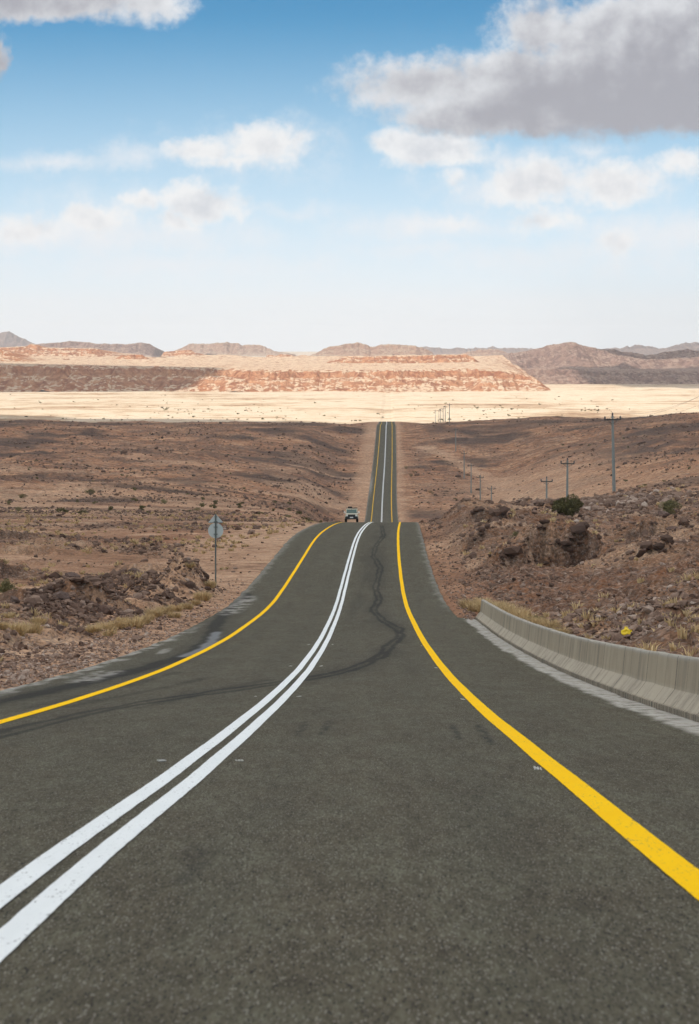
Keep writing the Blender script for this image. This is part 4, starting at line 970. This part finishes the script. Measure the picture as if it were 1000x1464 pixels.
def concrete(t, b, pos):
    sp = t.add('ShaderNodeSeparateXYZ'); t.put(sp.inputs[0], pos)
    hA = t.add('ShaderNodeAttribute', attribute_name='height').outputs['Fac']
    yy = sp.outputs[1]
    fr = t.m('FRACT', t.m('DIVIDE', yy, 1.42)); fr2 = t.m('FRACT', t.m('DIVIDE', yy, 4.26))
    jl = t.m('MAXIMUM', t.ss(t.m('ABSOLUTE', t.m('SUBTRACT', fr, .5)), .012, .004), t.ss(t.m('ABSOLUTE', t.m('SUBTRACT', fr2, .5)), .010, .004))
    cell = t.m('FLOOR', t.m('ADD', t.m('DIVIDE', yy, 1.42), .5))
    wnz = t.add('ShaderNodeTexWhiteNoise', noise_dimensions='1D'); t.put(wnz.inputs['W'], cell)
    n = t.noise(pos, 1.6, 6, .65); st = t.noise(t.vm('MULTIPLY', pos, (1, .75, .10)), 1.6, 7, .74); nf = t.noise(pos, 40, 4, .7)
    c = t.mix(n, (.275, .226, .160), (.44, .368, .268))
    c = t.mix(.75, c, t.mix(wnz.outputs[0], (.90, .90, .90), (1.08, 1.08, 1.07)), 'MULTIPLY')
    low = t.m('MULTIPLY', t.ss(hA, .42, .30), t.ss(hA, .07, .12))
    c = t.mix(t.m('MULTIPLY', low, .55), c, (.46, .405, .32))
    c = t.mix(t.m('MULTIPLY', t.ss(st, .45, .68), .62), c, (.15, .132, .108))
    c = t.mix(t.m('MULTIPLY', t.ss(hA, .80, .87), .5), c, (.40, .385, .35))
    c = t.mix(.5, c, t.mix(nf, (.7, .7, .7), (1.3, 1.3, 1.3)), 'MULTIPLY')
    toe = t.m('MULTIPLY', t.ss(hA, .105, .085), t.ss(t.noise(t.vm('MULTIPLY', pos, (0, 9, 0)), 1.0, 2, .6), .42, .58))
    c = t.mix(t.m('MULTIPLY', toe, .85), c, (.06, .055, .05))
    c = t.mix(t.m('MULTIPLY', jl, .85), c, (.045, .042, .038))
    t.put(b.inputs['Base Color'], c)
    bn = t.add('ShaderNodeBump'); bn.inputs['Strength'].default_value = .4; bn.inputs['Distance'].default_value = .01
    t.put(bn.inputs['Height'], t.m('SUBTRACT', t.m('ADD', n, nf), t.m('MULTIPLY', jl, 2.0))); t.put(b.inputs['Normal'], bn.outputs[0])
M_CONC = mat('weathered concrete', rough=.9, spec=.06, build=concrete)
ob = mesh_np('concrete_barrier', np.stack([Xb, Yb, Zb], -1).reshape(-1, 3), [faces, cap0[None], cap1[None]], M_CONC, smooth=False, attrs=dict(height=PZ[Jb]))
tag(ob, 'long grey concrete crash barrier with stained joints along the right edge of the road', 'barrier')

# ------------------------------------------------------------------ traffic sign seen from behind
M_GALV = mat('galvanised steel', (.30, .33, .31), .55, .4, .5, .15, 6)
M_SIGN = mat('sign back', (.50, .55, .53), .5, .4, .2, .06, 2)
M_POST = mat('grey green post', (.115, .135, .125), .6, .35, .2, .15, 6)
M_RED = mat('sign face', (.45, .05, .04), .5, .4)
sx, sy_ = at(308.5, 150), 150.0
t = thing('traffic_sign', (sx, sy_, gz(sx, sy_)), 'traffic sign seen from behind, triangle above disc on one grey post', 'traffic sign')
MB().tube([(0, 0, -.4), (0, 0, 4.48)], .048, 10).build('post', M_POST, t, True)
mb = MB(); mb.prism([(.46*math.cos(a), 3.48+.46*math.sin(a)) for a in np.linspace(0, 2*math.pi, 40, endpoint=False)], 'y', .060, .066); dsc = mb.build('disc_panel', M_SIGN, t)
mb = MB(); mb.prism([(-.44, 3.985), (-.40, 3.955), (.40, 3.955), (.44, 3.985), (.05, 4.44), (.03, 4.465), (-.03, 4.465), (-.05, 4.44)], 'y', .060, .066); tri = mb.build('triangle_panel', M_SIGN, t)
for zc, wd in ((3.27, .12), (3.70, .12), (4.02, .12), (4.33, .07)):
    mb = MB(); mb.box((0, .006, zc), (wd*2, .118, .045), .006); mb.build('bracket', M_POST, t)
mb = MB(); mb.box((0, .066, 3.965), (.95, .012, .03), .003); mb.build('rail', M_POST, t)
mb = MB(); mb.tube([(0, 0, -.3), (0, 0, .03), (0, 0, .06)], [.20, .19, .12], 12); mb.build('footing', mat('footing concrete', (.24, .18, .14), .95, .1, 0, .2, 6), t)

# ------------------------------------------------------------------ power poles
M_POLE = mat('steel pole', (.23, .25, .235), .6, .3, .2, .12, 2)
M_ARM = mat('crossarm steel', (.085, .08, .075), .7, .2, .2, .15, 4)
M_INS = mat('insulator brown', (.05, .035, .03), .3, .5)
PH = 12.0
def make_pole():
    t = thing('utility_pole', (0, 0, 0), 'pole', 'utility pole')
    MB().tube([(0, 0, -.6), (0, 0, PH*.5), (0, 0, PH)], [.27, .22, .16], 12).build('shaft', M_POLE, t, True)
    mb = MB(); mb.box((0, -.16, PH-.62), (2.5, .18, .19), .012); mb.tube([(-.85, -.1, PH-.66), (0, -.12, PH-1.35)], .03, 6); mb.tube([(.85, -.1, PH-.66), (0, -.12, PH-1.35)], .03, 6)
    mb.build('crossarm', M_ARM, t)
    for xx, zz in ((-1.18, PH-.55), (1.18, PH-.55), (0, PH)):
        yy = -.16 if xx else 0
        mb = MB(); mb.tube([(xx, yy, zz), (xx, yy, zz+.06), (xx, yy, zz+.08), (xx, yy, zz+.2), (xx, yy, zz+.22), (xx, yy, zz+.36), (xx, yy, zz+.45)], [.07, .07, .16, .11, .17, .11, .08], 8)
        mb.build('insulator', M_INS, t, True)
    return t
pole0 = make_pole()
GP = 'utility poles of one power line'
plist = [(1058, 262, 0, 'near utility pole standing just past the picture edge uphill of the olive bush'),
 (878.5, 380, -.02, 'tallest steel utility pole on the stony rise beside the olive bush'), (811, 452, .01, 'steel pole standing behind the large dark green bush'),
 (782, 526, 0, 'pole showing only its top over the stony rise left of the bush'),
 (703, 800, 0, 'pole in the sandy valley nearest the small dark bush'), (687, 915, 0, 'second pole along the sandy valley, beyond the pole by the dark bush'),
 (674, 1025, 0, 'third pole along the sandy valley, before the last slope'), (664, 1130, 0, 'last pole in the sandy valley, on the slope to the ridge'),
 (652, 1290, 0, 'pole climbing the slope just under the ridge'), (642.8, 1515, .01, 'tall looking pole standing right on the far ridge'),
 (637, 1740, 0, 'first pole beyond the ridge, next to the ridge pole'), (634, 1860, 0, 'second pole beyond the ridge in the bunch against the pale plain'), (630.4, 1990, 0, 'third pole beyond the ridge in the bunch against the pale plain'),
 (628, 2120, 0, 'fourth pole beyond the ridge in the bunch against the pale plain'), (622.8, 2280, 0, 'farthest pole of the line, end of the bunch against the pale plain')]
pole_xyz = []
for i, (p, Y, ln, lb) in enumerate(plist):
    o = pole0 if i == 0 else copy_tree(pole0)
    x = at(p, Y); zz = gz(x, Y); o.location = (x, Y, zz); o.rotation_euler = (0, ln, .0)
    tag(o, lb, 'utility pole', GP); pole_xyz.append((x+PH*math.sin(ln), Y, zz))
M_WIRE = mat('aluminium wire', (.20, .20, .20), .5, .4, .6)
cnames = ['outer left', 'outer right', 'middle top']
for i in range(len(pole_xyz)-1):
    if i > 8: break
    (x0, y0, z0), (x1, y1, z1) = pole_xyz[i], pole_xyz[i+1]
    for k, (dx, dz) in enumerate(((-1.18, PH-.13), (1.18, PH-.13), (0, PH+.42))):
        yy = -.16 if dx else 0
        pts = []
        for s in np.linspace(0, 1, 15):
            pts.append((x0+(x1-x0)*s+dx, y0+(y1-y0)*s+yy, z0+(z1-z0)*s+dz-1.5*4*s*(1-s)))
        MB().tube(pts, .011, 5)
        mb = MB(); mb.tube(pts, .011, 5); ow = mb.build('power_wire', M_WIRE)
        nm = plist[i][3].split(',')[0].split(' standing')[0].split(' beside')[0]
        tag(ow, ['power wire nearest the road', 'power wire farthest from the road', 'power wire on the pole tops'][k]+', span leaving the '+['picture-edge pole', 'tallest pole', 'pole behind the bush', 'pole-top on the rise', 'pole by the dark bush', 'second valley pole', 'third valley pole', 'last valley pole', 'pole under the ridge'][i], 'wire', 'wires of the power line')

# ------------------------------------------------------------------ oncoming off-road car (front faces -Y)
M_BODY = mat('cream car paint', (.45, .405, .30), .35, .5, 0, .06, 3)
M_BLACK = mat('black plastic', (.018, .018, .019), .6, .4)
M_RUB = mat('tyre rubber', (.016, .016, .016), .85, .2)
M_GLASS = mat('dark car glass', (.05, .10, .085), .08, .6)
M_LAMP = mat('headlight glass', (.75, .75, .70), .12, .6)
M_RIM = mat('grey wheel rim', (.25, .25, .25), .45, .5, .6)
M_PLATE = mat('white plate', (.65, .65, .62), .5, .3)
M_MIRR = mat('white mirror shell', (.75, .74, .70), .35, .5)
M_ORANGE = mat('indicator amber', (.6, .2, .02), .3, .5)
cy_, cxx = 323.0, at(503.2, 323.0)
slope = math.atan((float(roadD(326))-float(roadD(320)))/6)
car = thing('car', (cxx, cy_, EYE-float(roadD(cy_))+.0), 'cream boxy off-road car driving towards the viewer in the oncoming lane', 'car')
car.rotation_euler = (-slope, 0, -.012)
mb = MB()
mb.prism([(-2.05, .55), (-2.1, .72), (-2.1, .98), (-2.0, 1.07), (-.72, 1.14), (2.12, 1.14), (2.16, .7), (2.1, .48), (1.72, .48), (1.62, .78), (1.05, .80), (.88, .48), (-.92, .48), (-1.05, .80), (-1.62, .80), (-1.75, .52)], 'x', -.80, .80)
body = mb.build('body', M_BODY, car)
mb = MB()
for s in (-1, 1):
    for yc in (-1.36, 1.34):
        pts = [(s*.80, yc+.53*math.cos(a), .40+.50*math.sin(a)) for a in np.linspace(.15, math.pi-.15, 9)]
        for a, b in zip(pts, pts[1:]):
            mb.tube([a, b], .06, 6)
mb.build('fender_flare', M_BODY, car, True)
mb = MB(); mb.prism([(-.70, 1.14), (-.46, 1.68), (-.38, 1.73), (2.04, 1.73), (2.1, 1.68), (2.12, 1.14)], 'x', -.74, .74); mb.build('cabin', M_BODY, car)
mb = MB(); mb.box((0, .85, 1.745), (1.50, 2.5, .05), .02); mb.build('roof_panel', M_BODY, car)
mb = MB(); mb.quad((-.67, -.690, 1.175), (.67, -.690, 1.175), (.62, -.485, 1.645), (-.62, -.485, 1.645)); ws = mb.build('windscreen', M_GLASS, car)
ws.location = (0, -.02, 0)
mb = MB(); mb.box((0, -.60, 1.46), (.03, .02, .56)); mb.build('windscreen_bar', M_BLACK, car).rotation_euler = (0, 0, 0)
for s in (-1, 1):
    for y0, y1, yt in ((-.50, .42, -.30), (.55, 1.25, .55), (1.36, 2.0, 1.36)):
        mb = MB(); mb.prism([(y0, 1.2), (yt, 1.64), (y1, 1.64), (y1, 1.2)], 'x', s*.736, s*.748); mb.build('side_window', M_GLASS, car)
    mb = MB(); mb.box((s*.93, -.55, 1.28), (.17, .10, .22), .03); mb.tube([(s*.76, -.50, 1.2), (s*.86, -.53, 1.25)], .02, 6); mb.build('mirror', M_MIRR, car)
    hl = MB(); hl.tube([(s*.60, -2.10, .86), (s*.60, -2.13, .86), (s*.60, -2.145, .86)], [.115, .112, .07], 16); hl.build('headlight', M_LAMP, car, True)
    il = MB(); il.box((s*.76, -2.11, .98), (.09, .03, .07), .008); il.build('indicator', M_ORANGE, car)
    for yc in (-1.36, 1.34):
        wh = bpy.data.objects.new('wheel', None); COL.objects.link(wh); wh.parent = car; wh.location = (s*.73, yc, .39); wh.empty_display_size = .1
        mb = MB(); mb.tube([(-.16, 0, 0), (-.12, 0, 0), (.10, 0, 0), (.13, 0, 0)], [.33, .39, .39, .33], 20); mb.build('tyre', M_RUB, wh, True)
        mb = MB(); mb.tube([(s*.10, 0, 0), (s*.136, 0, 0), (s*.14, 0, 0)], [.22, .215, .08], 16); mb.build('rim', M_RIM, wh, True)
mb = MB(); mb.box((0, -2.105, .84), (.96, .04, .30), .01)
for k in range(7): mb.box((-.39+k*.13, -2.128, .86), (.02, .02, .27))
mb.build('grille', M_BLACK, car)
mb = MB(); mb.box((0, -2.17, .55), (1.64, .20, .30), .04); mb.box((0, -2.20, .73), (1.50, .05, .05), .01); mb.build('bumper', M_BLACK, car)
mb = MB(); mb.box((0, -2.268, .60), (.42, .012, .13), .004); mb.build('number_plate', M_PLATE, car)
mb = MB(); mb.box((0, -.1, .46), (1.2, 3.2, .2)); mb.build('underbody', M_BLACK, car)
mb = MB(); mb.box((0, .8, 1.80), (1.36, 2.0, .03))
for xx in (-.68, .68): mb.tube([(xx, -.2, 1.90), (xx, 1.8, 1.90)], .022, 6)
for yy in np.linspace(-.2, 1.8, 5): mb.tube([(-.68, yy, 1.76), (.68, yy, 1.90)], .018, 6); mb.tube([(-.68, yy, 1.76), (-.68, yy, 1.90)], .018, 6); mb.tube([(.68, yy, 1.76), (.68, yy, 1.90)], .018, 6)
mb.build('roof_rack', M_BLACK, car)
mb = MB(); mb.tube([(.30, -.72, 1.12), (.22, -.60, 1.40)], .012, 5); mb.tube([(-.30, -.72, 1.12), (-.38, -.60, 1.40)], .012, 5); mb.build('wiper', M_BLACK, car)

# spare jerry load on the rack: a dark rolled bundle
bd = MB(); bd.tube([(-.42, .2, 0), (-.38, .2, 0), (.10, .2, .0), (.16, .2, .0)], [.07, .10, .10, .07], 10)
bo = bd.build('roof_bundle', mat('dark canvas', (.03, .028, .025), .9, .1, 0, .2, 8), None, True)
bo.location = (cxx-.1, cy_, EYE-float(roadD(cy_))+1.92); tag(bo, 'dark rolled bundle lying on the roof rack of the cream car', 'bundle')

# ------------------------------------------------------------------ small things by the road
M_BAG = mat('yellow plastic', (.85, .60, .02), .45, .4, 0, .1, 20)
b = bmesh.new(); bmesh.ops.create_icosphere(b, subdivisions=3, radius=.15)
for v in b.verts:
    n_ = Vector((math.sin(v.co.y*40+1), math.sin(v.co.z*37), math.cos(v.co.x*43)))*.022
    v.co = Vector((v.co.x*1.1, v.co.y*.9, max(v.co.z*.85, -.06)))+n_
for x_, y_ in ((.02, 0), (-.03, .02)):
    r_ = bmesh.ops.create_cone(b, segments=7, radius1=.05, radius2=.015, depth=.10)
    for v in r_['verts']: v.co += Vector((x_, y_, .13))
me = bpy.data.meshes.new('plastic_bag'); b.to_mesh(me); b.free(); me.materials.append(M_BAG)
o = bpy.data.objects.new('plastic_bag', me); COL.objects.link(o); x = at(896, 76); o.location = (x, 76, gz(x, 76)+.16)
tag(o, 'crumpled yellow plastic bag caught on the stones behind the barrier', 'plastic bag')

M_CHIP = mat('old adhesive', (.52, .50, .45), .8, .2, 0, .2, 30)
def chip(seed):
    q_ = random.Random(seed); m = MB()
    for k in range(4):
        x0 = -.03+k*.018; m.box((x0, q_.uniform(-.05, .05), .006), (.012, q_.uniform(.06, .14), q_.uniform(.008, .016)), .003, q_.uniform(-.5, .5))
    return m
GC = 'scraps of old road stud adhesive beside the painted lines'
cp = None
dist_words = ['nearest', 'second', 'third', 'fourth', 'fifth', 'sixth']
for i, Y in enumerate([25.9, 46.5, 66, 85]):
    for offs, where in ((-.42, 'oncoming-lane side of the double white line'), (.40, 'near-lane side of the double white line'), (3.42, 'road side of the right yellow line')):
        Yq = Y+(0 if offs < 3 else -1.4)
        if cp is None: cp = chip(i).build('road_stud', M_CHIP); o = cp
        else: o = cp.copy(); COL.objects.link(o)
        o.location = (float(roadX(Yq))+offs, Yq, EYE-float(roadD(Yq))+.001); o.rotation_euler = (math.atan(-.1), 0, i*.7+offs); o.scale = (.9, .9, 1) if i == 0 else (.55, .55, .8)
        tag(o, f'{dist_words[i]} pale stud remnant on the {where}', 'road stud', GC)

# ------------------------------------------------------------------ air
hz = MB(); hz.box((0, 11850, 65), (46400, 24000, 330)); ho = hz.build('haze', None)
m = bpy.data.materials.new('haze air'); m.use_nodes = True; t = NT(m.node_tree)
pv = t.add('ShaderNodeVolumePrincipled'); pv.inputs['Color'].default_value = (.90, .92, .97, 1); pv.inputs['Density'].default_value = 3.3e-5; pv.inputs['Anisotropy'].default_value = .2
t.l.new(pv.outputs[0], t.add('ShaderNodeOutputMaterial').inputs['Volume'])
ho.data.materials.append(m); ho['kind'] = 'stuff'
